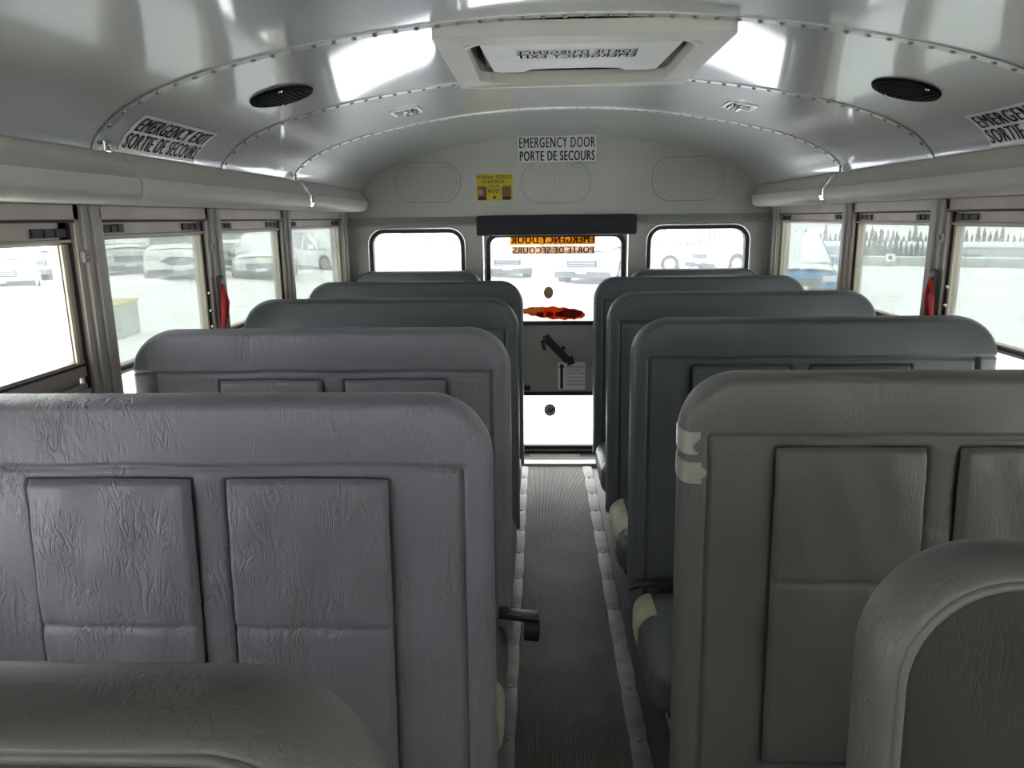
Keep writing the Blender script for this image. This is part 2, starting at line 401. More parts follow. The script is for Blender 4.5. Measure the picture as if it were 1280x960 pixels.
# ribs with rivets
for k, y in enumerate(RIBS):
    bm = BM(); wd = .013
    rows = []
    for x, z in PS:
        s = arc_of_x(x); _, _, n_ = ceil_arc(min(max(s, .01), ARC - .01)); zz = ceil_z(x, y)
        c = Vector((x, y, zz))
        rows.append([c + Vector((0, -wd, 0)), c + Vector((0, -wd, 0)) + n_ * .003, c + Vector((0, wd, 0)) + n_ * .003, c + Vector((0, wd, 0))])
    grid_bm(bm, rows)
    rows = [[r[3] + Vector((0, a, 0)) + (r[2] - r[3]) * .35 for a in (.0, .005)] for r in rows]
    grid_bm(bm, rows, 1)
    rows2 = [[r[0] + Vector((0, a, 0)) + Vector((0, -wd * 2 - .001, -.0008)) for a in (-.0025, .0)] for r in rows]
    grid_bm(bm, rows2, 1)
    s = .03
    while s < ARC - .02:
        x, z, n_ = ceil_arc(s); dome(bm, Vector((x, y + .003, ceil_z(x, y))) + n_ * .003, .0068, n_, .65, 8, 2)
        x, z, n_ = ceil_arc(min(s + .022, ARC - .02)); b_ = Vector((x, y - .001, ceil_z(x, y))) + n_ * .0033
        s += .044
    lab = ['riveted ceiling joint arching in front of the roof hatch', 'riveted ceiling joint arching just behind the roof hatch', 'riveted ceiling joint nearest the rear wall'][k]
    struct('trim_%d' % (7 + k), bm, [RIB, DARKLINE, SCREW], lab, 40, cat='ceiling joint')

# side header ducts (in sections, joints covered by clips)
HP = [(1.06, 1.478), (1.048, 1.477), (1.036, 1.470), (1.020, 1.450), (1.004, 1.424), (.999, 1.421), (.998, 1.405), (1.000, 1.390), (1.006, 1.377), (1.018, 1.368), (1.035, 1.364), (1.075, 1.364), (1.10, 1.364), (1.145, 1.364)]
secs = [(YF, .98), (.985, RIBS[0] + .075), (RIBS[0] + .08, RIBS[2] + .02), (RIBS[2] + .025, 4.00)]
tn = 10
for s in (-1, 1):
    for k, (a, b) in enumerate(secs):
        bm = BM(); rows = []
        for y, q in ((a, .004), (a + .004, 0), (b - .004, 0), (b, .004)): rows.append([(s * (x + q), y, z) for x, z in HP])
        grid_bm(bm, rows)
        for y, q in ((a, .004), (b, .004)):
            bm.faces.new([bm.verts.new((s * (x + q), y, z)) for x, z in HP])
        struct('trim_%d' % tn, bm, HEAD, '%s side header duct above the windows, %s section' % ('left' if s < 0 else 'right', ['first', 'front', 'middle', 'rearmost'][k]), 35, cat='header duct'); tn += 1
for s in (-1, 1):
    for k, y in enumerate((RIBS[0] + .0775, RIBS[2] + .0225)):
        t = BM(); rows = [[(s * (x - .0025), yy, z) for x, z in HP[2:9]] for yy in (y - .001, y + .034)]
        rows = [[(s * (x + .001), y - .002, z) for x, z in HP[2:9]]] + rows + [[(s * (x + .001), y + .035, z) for x, z in HP[2:9]]]
        grid_bm(t, rows)
        o = link('duct_clip', t, CHROME if k else HEAD, None, 35)
        tag(o, 'joint clip on the %s header duct, %s' % ('left' if s < 0 else 'right', ('above the first pillar behind the front seats', 'closest to the rear wall')[k]), 'clip')
        b2 = BM()
        box(b2, *sorted((s * 1.036, s * 1.060)), y - .07, y - .045, 1.474, 1.50, .003); dome(b2, (s * 1.034, y - .057, 1.487), .005, (-s, 0, 0), .6, 8)
        o = link('ceiling_edge_bracket', b2, [CHROME], None); tag(o, 'small screwed bracket where the %s ceiling joint meets the %s header duct' % (('foremost', 'rearmost')[k], 'left' if s < 0 else 'right'), 'bracket')

# ------------------------------------------------------------------ side walls: sill panel, pillars, windows
POST = [-3.02, -2.34, -1.66, -.99, -.31, .36, 1.04, 1.715, 2.385, 3.075, 3.975]
ZS0, ZT = .70, 1.364
for s in (-1, 1):
    nm = 'left' if s < 0 else 'right'
    bm = BM(); box(bm, *sorted((s * XW, s * (XW + .06))), YF, YR + .05, -.06, ZS0)
    for i, y in enumerate(POST):
        pw = .036
        box(bm, *sorted((s * (XW - .030), s * (XW + .028))), y - pw, y + pw, ZS0, ZT, .004)
        box(bm, *sorted((s * (XW - .038), s * (XW - .029))), y - .012, y + .012, ZS0, ZT, .002)
        dome(bm, (s * (XW - .036), y - .004, ZT - .018), .006, (-s, 0, 0), .6, 8, 1)
    box(bm, *sorted((s * XW, s * (XW + .06))), 4.005, YR + .05, ZS0, ZT)
    box(bm, *sorted((s * (XW - .012), s * (XW + .01))), 4.015, YR, .3, ZT + .01)
    zz = .5
    while zz < 1.36: dome(bm, (s * (XW - .012), 4.022, zz), .0045, (-s, 0, 0), .6, 6, 1); zz += .034
    box(bm, *sorted((s * (XW - .004), s * (XW + .06))), YF, YR + .05, ZT - .004, 1.47)
    struct('wall_' + nm, bm, [PILLAR, SCREW], nm + ' side wall of the bus with its window pillars', cat='wall')

def window(n, s, y0, y1, clear, lab, bright=False):
    """aluminium framed sliding window, upper sash over a fixed lower pane"""
    X = lambda a: s * (XW + a)
    def bx(bm, a, b, ya, yb, za, zb, bev=.002, mi=0): box(bm, *sorted((X(a), X(b))), ya, yb, za, zb, bev, mi)
    root = BM()
    j = .020
    bx(root, -.020, .022, y0, y0 + j, ZS0, ZT); bx(root, -.020, .022, y1 - j, y1, ZS0, ZT)
    bx(root, -.020, .022, y0, y1, ZT - .034, ZT); bx(root, -.020, .022, y0, y1, ZS0, ZS0 + .03)
    bx(root, -.010, .0, y0 + j, y0 + j + .004, ZS0, ZT - .03, 0, 1); bx(root, -.010, .0, y1 - j - .005, y1 - j, ZS0, ZT - .03, 0, 1)
    bx(root, -.022, -.006, y0 + j, y1 - j, ZT - .040, ZT - .034, 0, 1)
    r = struct('window_%d' % n, root, [ALU, RUB], lab, cat='window')
    # upper sash
    a, b = y0 + j + .004, y1 - j - .004
    zb = 1.010 if clear else .968; st = .026 if clear else .014
    zt = ZT - .038; gt = 1.283 if not clear else 1.276
    sh = BM()
    bx(sh, -.004, .022, a, b, gt, zt); bx(sh, -.004, .022, a, a + st, zb, zt); bx(sh, -.004, .022, b - st - (.0 if not clear else .006), b, zb, zt)
    bx(sh, -.006, .022, a, b, zb - (.018 if not clear else .034), zb + .004)
    bx(sh, -.012, -.004, a, b, gt + .004, gt + .012); bx(sh, -.010, -.004, a, b, zb - .008, zb - .003, 0, 1)
    if s > 0 or s < 0: bx(sh, -.007, .001, b - st - .006, b - st + .004, zb, gt, 0, 2)
    f = link('sash', sh, [ALU, RUB, ALUL], r)
    sl = BM()
    for (q0, q1) in ((a + .012, a + .105), (b - .125, b - .012)): bx(sl, -.0095, .0, q0, q1, gt + .0165, gt + .036, .001)
    for (q0, q1) in ((a + .045, a + .055), (a + .075, a + .084), (b - .088, b - .080), (b - .05, b - .042)): bx(sl, -.0125, -.009, q0, q1, gt + .0185, gt + .034, .001)
    link('sash_latch', sl, BLACK, f)
    g = BM(); bx(g, .008, .012, a + st * .6, b - st * .6, zb, gt + .003, 0); link('pane', g, G_CLEAR if clear or bright else G_TINT, f)
    g = BM(); bx(g, .014, .018, a, b, ZS0 + .02, zb + .0, 0)
    if clear:
        bx(g, -.004, .014, a - .003, b + .003, ZS0 + .03, zb - .05, .004); bx(g, -.012, -.004, a, b, zb - .075, zb - .060, .003)
    link('lower_panel' if clear else 'lower_pane', g, ALU if clear else G_CLEAR, r)
    c = BM(); bx(c, -.030, -.004, y1 - .012, y1 + .010, 1.235, 1.262, .003); dome(c, (X(-.031), y1 - .002, 1.248), .007, (-s, 0, 0), .7, 8, 1)
    link('catch', c, [PILLAR, SCREW], r)
    return r
WL = {0: 'left window at the front of the bus', 1: 'second left window from the front', 2: 'third left window from the front', 3: 'left window behind the photographer', 4: 'left window beside the photographer', 5: 'left window next to the foreground seat', 6: 'left window with clear glass at the picture edge, showing bright snow',
      7: 'tinted left window showing the white car and the concrete block', 8: 'tinted left window showing the striped post', 9: 'rearmost tinted left window next to the rear wall'}
WR = {0: 'right window at the front of the bus', 1: 'second right window from the front', 2: 'third right window from the front', 3: 'right window behind the photographer', 4: 'right window beside the photographer', 5: 'right window beside the foreground seats', 6: 'right window just out of view beside the first full bench',
      7: 'tinted right window at the picture edge showing fence and trees', 8: 'tinted right window showing the conifer clump and small sign', 9: 'rearmost tinted right window showing the blue car'}
k = 1
for s, W_ in ((-1, WL), (1, WR)):
    for i in range(10):
        window(k, s, POST[i] + .036, POST[i + 1] - (.036 if i < 9 else .010), (s < 0 and i == 6), W_[i], i <= 4); k += 1

# red emergency release levers
for s, yv in ((-1, 2.355), (1, 2.345)):
    X = lambda a: s * (XW - .03 - a)
    r = empty('window_release_lever', (X(0), yv, 1.05)); tag(r, 'red emergency release lever on the %s wall pillar' % ('left' if s < 0 else 'right'), 'lever')
    def P_(a, y, z): return (-s * a, y, z)
    b = BM(); box(b, *sorted((-s * -.001, -s * .014)), -.014, .014, -.05, .105, .005); dome(b, P_(.014, 0, .085), .012, (-s, 0, 0), .6, 12, 1)
    link('bracket', b, [BLACK, SCREW], r)
    b = BM()
    tube(b, [P_(.014, .0, .078), P_(.018, -.010, .06), P_(.019, -.022, .02), P_(.018, -.026, -.02), P_(.014, -.026, -.06), P_(.012, -.026, -.13)], [.005, .008, .009, .008, .007, .006], 10)
    tube(b, [P_(.016, .006, .06), P_(.024, .004, .02), P_(.020, -.006, -.03)], [.005, .006, .005], 8)
    link('handle', b, RED, r, True)
    b = BM()
    for z in (.055, .0, -.05): b = BM(); dome(b, P_(-.008, -.052, z), .006, (-s, 0, 0), .9, 8); link('stud', b, CHROME, r)

# ------------------------------------------------------------------ rear wall
arch = [(x, ceil_z(x, YR) + .01) for x, z in PS]
outer_up = [(-XW - .03, 1.30)] + [(-XW - .03, 1.47)] + arch + [(XW + .03, 1.47), (XW + .03, 1.30)]
bm = BM(); prism(bm, [outer_up], XZ(YR + .012), .05)
DX0, DX1 = -.405, .385
wl = rrect(-1.018, -.512, .84, 1.262, .075); wr = rrect(.492, 1.020, .84, 1.266, .075)
outer_lo = [(-XW - .03, -.05), (DX0, -.05), (DX0, 1.262), (DX1, 1.262), (DX1, -.05), (XW + .03, -.05), (XW + .03, 1.285), (-XW - .03, 1.285)]
prism(bm, [outer_lo, wl, wr], XZ(YR - .008), .07)
# chamfer ledge between upper and lower panel
for (xa, xb) in ((-XW, DX0 - .03), (DX1 + .05, XW), (DX0 - .03, DX1 + .05)):
    grid_bm(bm, [[(xa, YR + .012, 1.335), (xb, YR + .012, 1.335)], [(xa, YR + .004, 1.325), (xb, YR + .004, 1.325)], [(xa, YR - .016, 1.300), (xb, YR - .016, 1.300)], [(xa, YR - .018, 1.292), (xb, YR - .018, 1.292)], [(xa, YR - .008, 1.285), (xb, YR - .008, 1.285)]])
x = -1.08
while x < 1.10:
    if not (-.43 < x < .42): dome(bm, (x, YR - .008, 1.276), .0045, (0, -1, 0), .6, 6, 1)
    x += .031
# rear roof cove joint
struct('wall_rear', bm, [WALLP, SCREW], 'grey-green rear wall of the bus around the emergency door', 30, cat='wall')
# rounded corner coves between side walls and rear wall (upper)
k_w = 21
for i, (lp, lab) in enumerate(((wl, 'rear window left of the emergency door, in a black gasket'), (wr, 'rear window right of the emergency door, in a black gasket'))):
    cx = sum(p[0] for p in lp) / len(lp); cz = sum(p[1] for p in lp) / len(lp)
    def scl(lp, d):
        x0, x1 = min(p[0] for p in lp), max(p[0] for p in lp); z0, z1 = min(p[1] for p in lp), max(p[1] for p in lp)
        return rrect(x0 - d, x1 + d, z0 - d, z1 + d, .075 + d)
    b = BM(); prism(b, [scl(lp, .010), scl(lp, -.012)], XZ(YR - .016), .05)
    r = struct('window_%d' % k_w, b, RUB, lab, cat='window'); k_w += 1
    b = BM(); prism(b, [scl(lp, .0145), scl(lp, .009)], XZ(YR - .017), .02); link('gasket_edge', b, CHROME, r)
    b = BM(); prism(b, [scl(lp, -.010)], XZ(YR + .008), .004); link('pane', b, G_REAR, r)

# oval access covers
for (x0, x1, z0, z1, lab) in ((-.868, -.520, 1.413, 1.618, 'oval riveted cover plate on the rear wall, left one'), (-.192, .178, 1.402, 1.612, 'oval riveted cover plate on the rear wall, under the door sign'), (.506, .880, 1.405, 1.628, 'oval riveted cover plate on the rear wall, right one')):
    b = BM(); lp = rrect(x0, x1, z0, z1, .098, 8); prism(b, [lp], XZ(YR + .0085), .004)
    prism(b, [rrect(x0 - .0018, x1 + .0018, z0 - .0018, z1 + .0018, .1, 8), lp], XZ(YR + .0105), .002, 1)
    lp2 = rrect(x0 + .02, x1 - .02, z0 + .02, z1 - .02, .078, 3)
    for p in lp2[::1]: dome(b, (p[0], YR + .008, p[1]), .0045, (0, -1, 0), .6, 6, 2)
    for xx in (-.06, .06):
        for zz in (z0 + .02, z1 - .02): dome(b, ((x0 + x1) / 2 + xx, YR + .008, zz), .0045, (0, -1, 0), .6, 6, 2)
    if -.1 < (x0 + x1) / 2 < .1: cyl(b, (0 - .005, YR + .009, 1.51), (-.005, YR - .004, 1.51), .011, .008, 10, 2)
    o = link('access_cover', b, [WALLP, DARKLINE, SCREW]); tag(o, lab, 'cover plate')

# signs on the rear wall
def plate(name, x0, x1, z0, z1, y, m, t=.0015):
    b = BM(); prism(b, [rrect(x0, x1, z0, z1, .004, 2)], XZ(y), t); return link(name, b, m)
o = plate('door_sign', -.208, .208, 1.612, 1.745, YR + .0085, STICK); tag(o, 'white EMERGENCY DOOR / PORTE DE SECOURS sticker at the top of the rear wall', 'sign')
letters([('EMERGENCY DOOR', -.200, 1.685, .053, .400, .018), ('PORTE DE SECOURS', -.198, 1.619, .050, .396, .04)], lambda u, v_: Vector((u, YR + .0078, v_)), INK, o)
o = plate('reminder_poster', -.434, -.238, 1.416, 1.556, YR + .0085, YEL); tag(o, 'yellow cartoon reminder poster asking if the bus was checked', 'poster')
PY = lambda u, v_: Vector((u, YR + .0076, v_))
letters([('Have YOU', -.405, 1.530, .020, .135, .01), ('CHECKED', -.400, 1.507, .017, .115, .01), ('YOUR', -.368, 1.484, .015, .058, .0), ('BUS?', -.368, 1.458, .020, .058, .02)], PY, INK, o)
b = BM()
for x0 in (-.428, -.296):
    b = BM(); prism(b, [rrect(x0, x0 + .05, 1.436, 1.492, .012, 4)], XZ(YR + .0078), .0007, 0)
    prism(b, [rrect(x0 + .002, x0 + .048, 1.420, 1.438, .003, 2)], XZ(YR + .0078), .0007, 1); link('seat_drawing', b, [BROWN, INK], o)
b = BM()
prism(b, [rrect(-.424, -.400, 1.444, 1.478, .011, 4)], XZ(YR + .0072), .0005, 2)
link('sleeper_drawing', b, [BROWN, INK, PINKP], o); b = BM(); prism(b, [rrect(-.346, -.328, 1.424, 1.442, .0088, 5)], XZ(YR + .0078), .0007, 0); link('round_mark', b, BROWN, o)
for z in (1.537, 1.545):
    for q_ in (-.432, -.262): b = BM(); prism(b, [rrect(q_, q_ + .022, z - .0015, z + .0015, .001, 1)], XZ(YR + .0078), .0007); link('dash', b, INK, o)

# ------------------------------------------------------------------ emergency door
dz0, dz1 = .0, 1.255
b = BM()
up = rrect(-.378, .362, .748, 1.235, .055); lo = rrect(-.345, .335, .030, .352, .02)
prism(b, [rrect(DX0 + .006, DX1 - .006, .004, dz1, .02), up, lo], XZ(YR - .002), .04)
for xx in (DX0 + .018, DX1 - .018): box(b, xx - .004, xx + .004, YR - .006, YR - .001, .01, 1.24, .001)
door = struct('door_1', b, WALLP, 'rear emergency door with a large upper and a lower glass', cat='door')
def scl2(lp, d, r):
    x0, x1 = min(p[0] for p in lp), max(p[0] for p in lp); z0, z1 = min(p[1] for p in lp), max(p[1] for p in lp)
    return rrect(x0 - d, x1 + d, z0 - d, z1 + d, r)
b = BM(); prism(b, [scl2(up, .008, .06), scl2(up, -.014, .045)], XZ(YR - .010), .04); prism(b, [scl2(lo, .008, .026), scl2(lo, -.014, .012)], XZ(YR - .010), .04)
link('gasket', b, RUB, door)
b = BM(); prism(b, [scl2(up, -.010, .05)], XZ(YR + .012), .004); link('pane', b, G_REAR, door)
b = BM(); prism(b, [scl2(lo, -.010, .02)], XZ(YR + .012), .004); link('lower_pane', b, G_CLEAR, door)
b = BM(); box(b, DX0 - .03, DX1 + .03, YR - .025, YR - .008, -.0, .010); link('sill', b, RUB, door)
# handle
b = BM()
A = Vector((.062, YR - .045, .545)); B_ = Vector((-.060, YR - .05, .672)); dv = (B_ - A).normalized(); nv = Vector((dv.z, 0, -dv.x))
def bar(b, A, B_, w_, t_, mi=0):
    dv = (B_ - A).normalized(); nv = Vector((-dv.z, 0, dv.x)); yv_ = Vector((0, 1, 0))
    vs = [b.verts.new(p + nv * sx_ * w_ + yv_ * sy * t_) for p in (A, B_) for sx_ in (-1, 1) for sy in (-1, 1)]
    for q in ((0, 1, 3, 2), (4, 5, 7, 6), (0, 1, 5, 4), (2, 3, 7, 6), (0, 2, 6, 4), (1, 3, 7, 5)): b.faces.new([vs[i] for i in q]).material_index = mi
bar(b, A, B_, .021, .009); bar(b, B_ + Vector((-.018, 0, .004)), B_ + Vector((.016, 0, .018)), .006, .012)
bar(b, A + Vector((-.01, .01, -.006)), A + Vector((.03, .01, .006)), .022, .012); bar(b, B_ + Vector((-.022, 0, -.01)), B_ + Vector((-.010, 0, -.065)), .010, .006)
cyl(b, A + Vector((.01, 0, .004)), A + Vector((.01, .044, .004)), .016, .02, 12)
h = link('door_handle', b, BLACK, door); tag(h, 'black lever handle')
b = BM(); box(b, .04, .195, YR - .012, YR - .002, .560, .606, .002); box(b, .185, .21, YR - .03, YR - .002, .545, .60, .003); box(b, .178, .205, YR - .03, YR - .002, .50, .53, .003); dome(b, (.035, YR - .012, .612), .011, (0, -1, 0), .7, 8, 1)
link('latch_rod', b, [WALLP, BLACK], door)
b = BM(); box(b, -.185, -.150, YR - .018, YR - .002, .372, .398, .002); link('stop_block', b, BLACK, door)
# instructions sticker
b = BM(); prism(b, [rrect(.005, .158, .372, .530, .003, 2)], XZ(YR - .0035), .0012); st = link('instruction_sticker', b, STICK); tag(st, 'white instruction sticker with a black arrow on the emergency door', 'sticker')
letters([('EMERGENCY EXIT', .055, .497, .012, .096, .01), ('LIFT HANDLE', .066, .478, .012, .072, .01), ('PUSH OUT TO OPEN', .053, .459, .012, .100, .01), ('SORTIE DE SECOURS', .053, .436, .011, .100, .01), ('LEVER LA POIGNEE', .060, .416, .011, .090, .01), ('POUSSER POUR OUVRIR', .053, .396, .011, .100, .01)], lambda u, v_: Vector((u, YR - .0042, v_)), INK, st)
b = BM(); prism(b, [[(.018, .378), (.034, .378), (.034, .500), (.044, .500), (.026, .524), (.008, .500), (.018, .500)]], XZ(YR - .0043), .0006); link('arrow', b, INK, st)
# stickers on the glass, read from outside
gy_ = YR + .0105
b = BM(); prism(b, [rrect(-.256, .206, 1.180, 1.233, .002, 1)], XZ(gy_), .001); st = link('window_sticker', b, F_OR); tag(st, 'orange EMERGENCY DOOR strip on the door glass, seen mirrored from inside', 'sticker')
letters([('EMERGENCY DOOR', -.200, 1.187, .040, .448, .05)], lambda u, v_: Vector((-u, gy_ - .0006, v_)), F_BK, st)
b = BM(); prism(b, [rrect(-.246, .204, 1.130, 1.170, .002, 1)], XZ(gy_), .001); st = link('window_sticker', b, F_PK); tag(st, 'faded orange PORTE DE SECOURS strip on the door glass, below the brighter strip', 'sticker')
letters([('PORTE DE SECOURS', -.198, 1.133, .034, .436, .04)], lambda u, v_: Vector((-u, gy_ - .0006, v_)), F_BK, st)
b = BM(); prism(b, [[(-.047 + .027 * math.cos(t), .919 + .034 * math.sin(t)) for t in np.linspace(0, 2 * math.pi, 24, False)]], XZ(gy_), .001); st = link('round_sticker', b, F_TAN); tag(st, 'small round tan spot stuck on the upper door glass', 'sticker')
pts = []
for t in np.linspace(0, 2 * math.pi, 60, False):
    a = .178 * math.cos(t); c = .036 * math.copysign(abs(math.sin(t)) ** .7, math.sin(t)); c *= 1 - .35 * (math.cos(t) < -.2) * abs(math.cos(t))
    pts.append((-.022 + a, .806 + c + .012 * (-math.cos(t)) + .0035 * math.sin(17 * t)))
b = BM(); prism(b, [pts], XZ(gy_), .001); st = link('red_decal', b, F_RED); tag(st, 'worn red and orange oval decal low on the upper door glass', 'decal')
b = BM()
prism(b, [[(.075 + .065 * math.cos(t), .803 + .026 * math.sin(t)) for t in np.linspace(0, 2 * math.pi, 24, False)]], XZ(gy_ - .0008), .0006)
for xx in (-.115, -.06, -.01): prism(b, [rrect(xx, xx + .04, .785, .812, .006, 3)], XZ(gy_ - .0008), .0006)
link('dark_print', b, F_DRED, st)
b = BM(); prism(b, [[(-.130 + .055 * math.cos(t) * (1 + .12 * math.sin(7 * t)), .822 + .020 * math.sin(t)) for t in np.linspace(0, 2 * math.pi, 30, False)]], XZ(gy_ - .0008), .0006); link('orange_fringe', b, F_OR, st)
b = BM(); prism(b, [[(-.040 + .034 * math.cos(t), .250 + .036 * math.sin(t)) for t in np.linspace(0, 2 * math.pi, 28, False)]], XZ(gy_ - .006), .007)
lk = link('round_badge', b, F_GREY); tag(lk, 'round grey badge with two dark slashes on the lower door glass', 'badge')
b = BM(); bar(b, Vector((-.054, gy_ - .008, .236)), Vector((-.040, gy_ - .008, .266)), .005, .001); bar(b, Vector((-.036, gy_ - .008, .238)), Vector((-.020, gy_ - .008, .262)), .007, .001); link('slash', b, RUB, lk)
# header pad over the door
b = BM(); box(b, -.432, .420, YR - .085, YR - .019, 1.232, 1.338, .014)
o = link('head_pad', b, PAD, None, 50); tag(o, 'black padded bar above the emergency door', 'head pad')

# ------------------------------------------------------------------ roof hatch
hatch = empty('roof_hatch', (0, 1.99, 1.72)); tag(hatch, 'off-white roof escape hatch in the ceiling', 'hatch')
def on(bm_): bmesh.ops.translate(bm_, vec=(0, -1.99, -1.72), verts=bm_.verts); return bm_
b = BM()
ox0, ox1, oy0, oy1 = -.318, .318, 1.668, 2.300
ol = rrect(ox0, ox1, oy0, oy1, .012, 3); il = rrect(-.262, .262, 1.752, 2.228, .055, 6)
def FR(u, v_, d): return Vector((u, v_, ceil_z(u, v_) - .022 + d if abs(u) > .26 else ceil_z(u, v_) - .022 + d))
ol2 = []
for i in range(len(ol)):
    p, q = ol[i], ol[(i + 1) % len(ol)]; nn = max(1, int(math.hypot(p[0] - q[0], p[1] - q[1]) / .06))
    ol2 += [(p[0] + (q[0] - p[0]) * k_ / nn, p[1] + (q[1] - p[1]) * k_ / nn) for k_ in range(nn)]
il2 = []
for i in range(len(il)):
    p, q = il[i], il[(i + 1) % len(il)]; nn = max(1, int(math.hypot(p[0] - q[0], p[1] - q[1]) / .06))
    il2 += [(p[0] + (q[0] - p[0]) * k_ / nn, p[1] + (q[1] - p[1]) * k_ / nn) for k_ in range(nn)]
prism(b, [ol2, il2], FR, .030)
il3 = rrect(-.256, .256, 1.758, 2.222, .05, 6)
il4 = [(p[0] * 1.0, p[1]) for p in rrect(-.266, .266, 1.748, 2.232, .055, 6)]
prism(b, [il4, il3], lambda u, v_, d: Vector((u, v_, ceil_z(u, v_) - .026 + d)), .028)
link('frame', on(b), OFFW, hatch)
b = BM(); prism(b, [rrect(-.29, .29, 1.72, 2.26, .05), il], lambda u, v_, d: Vector((u, v_, 1.705 + d)), .13)
link('shaft', on(b), BEIGE, hatch)
b = BM(); prism(b, [rrect(-.30, .30, 1.71, 2.27, .05)], lambda u, v_, d: Vector((u, v_, 1.83 + d)), .02); link('outer_lid', on(b), BEIGE, hatch)
b = BM()
lidp = [(-.212, 1.700 + .062), (.212, 1.762), (.226, 1.775), (.212, 2.085), (.195, 2.100), (.135, 2.100), (.115, 2.070), (.07, 2.060), (-.07, 2.060), (-.115, 2.070), (-.135, 2.100), (-.195, 2.100), (-.212, 2.085), (-.226, 1.775)]
prism(b, [lidp], lambda u, v_, d: Vector((u, v_, 1.699 + d)), .03)
link('inner_lid', on(b), WHITEP, hatch)
b = BM(); box(b, -.24, .24, 2.03, 2.226, 1.735, 1.76, .008); link('handle_tray', on(b), BEIGE, hatch)
b = BM()
for q_, m_ in (((-.125, -.085, 2.115, 2.155), BLACK), ((.085, .125, 2.115, 2.155), BLACK), ((-.03, .01, 2.09, 2.11), RED)):
    b = BM(); box(b, *q_, 1.716, 1.74, .003); link('hatch_latch', on(b), m_, hatch)
b = BM(); box(b, -.148, .142, 1.832, 1.925, 1.6975, 1.6995)
st = link('hatch_sticker', b, STICK); tag(st, 'EMERGENCY EXIT / SORTIE D\'URGENCE sticker upside down on the hatch lid', 'sticker')
letters([('EMERGENCY EXIT', -.138, -1.921, .040, .28, .03), ('SORTIE D\'URGENCE', -.138, -1.876, .038, .28, .03)], lambda u, v_: Vector((-u - .003, -v_, 1.6968)), INK, st)

# speakers
spk = None
for (x, y, lab) in ((-.760, 2.02, 'round black ceiling speaker left of the hatch'), (.818, 2.00, 'round black ceiling speaker right of the hatch')):
    _, _, n_ = ceil_arc(arc_of_x(x)); z = ceil_z(x, y)
    if spk is None:
        r = empty('ceiling_speaker')
        b = BM(); cyl(b, (0, 0, -.006), (0, 0, .008), .086, .080, 40); link('ring', b, SPK, r, 40)
        b = BM()
        cyl(b, (0, 0, .0), (0, 0, .009), .070, .070, 40)
        for k_ in range(9):
            q = -.056 + .014 * k_; hw = math.sqrt(max(0, .068 ** 2 - q * q)); box(b, -hw, hw, q - .0028, q + .0028, .008, .011)
        link('grille', b, SPK, r)
        b = BM(); dome(b, (-.073, .02, .009), .006, (0, 0, 1), .5, 8); link('screw', b, CHROME, r); b = BM(); dome(b, (.073, -.02, .009), .006, (0, 0, 1), .5, 8); link('screw', b, CHROME, r)
        spk = r
    else: r = copy_tree(spk)
    r.location = (x, y, z); r.rotation_euler = n_.to_track_quat('Z', 'Y').to_euler(); tag(r, lab, 'speaker')
dl = None
for (x, y, lab) in ((-.545, 2.66, 'small clear dome light on the left half of the ceiling'), (.572, 2.64, 'small clear dome light on the right half of the ceiling')):
    _, _, n_ = ceil_arc(arc_of_x(x)); z = ceil_z(x, y)
    if dl is None:
        r = empty('dome_light')
        b = BM(); prism(b, [rrect(-.056, .056, -.050, .050, .008), rrect(-.046, .046, -.040, .040, .006)], lambda u, v_, d: Vector((u, v_, d)), .005); link('frame', b, RIB, r)
        b = BM(); box(b, -.046, .046, -.040, .040, .0, .003); box(b, -.04, .04, .018, .034, .003, .012, .003, 1); cyl(b, (-.03, 0, .009), (.03, 0, .009), .007, None, 10); box(b, -.012, .012, -.034, -.012, .003, .012, .002)
        link('reflector', b, [CHROME, BLACK], r); dl = r
    else: r = copy_tree(dl)
    r.location = (x, y, z); r.rotation_euler = n_.to_track_quat('Z', 'Y').to_euler(); tag(r, lab, 'light')

# curved stickers above the windows
def ceil_sticker(s, y0, y1, a0, a1, lab, top_first):
    """on the curved ceiling edge; u runs so that the text reads from the aisle"""
    def place(u, v_, off=.0015):       # u 0..1 along, v arc from the duct up
        sa = v_ if s < 0 else ARC - v_
        x, z, n_ = ceil_arc(sa); y = (y0 + (y1 - y0) * u) if s < 0 else (y1 - (y1 - y0) * u)
        return Vector((x, y, z)) + n_ * off
    b = BM(); grid_bm(b, [[place(i / 8, a0 + (a1 - a0) * j / 10) for j in range(11)] for i in range(9)])
    o = link('exit_sticker', b, STICK, None, True); tag(o, lab, 'sticker')
    h = (a1 - a0); L = (y1 - y0)
    letters([('EMERGENCY EXIT', .04, a0 + h * .53, h * .40, .92, .05), ('SORTIE DE SECOURS', .03, a0 + h * .07, h * .40, .94, .045)], lambda u, v_: place(u, v_, .0035), INK, o, cuts=.012)
ceil_sticker(-1, 1.735, 2.12, .016, .125, 'white EMERGENCY EXIT / SORTIE DE SECOURS sticker above the left windows', True)
ceil_sticker(1, 1.59, 2.02, .016, .125, 'white EMERGENCY EXIT / SORTIE DE SECOURS sticker above the right windows', True)

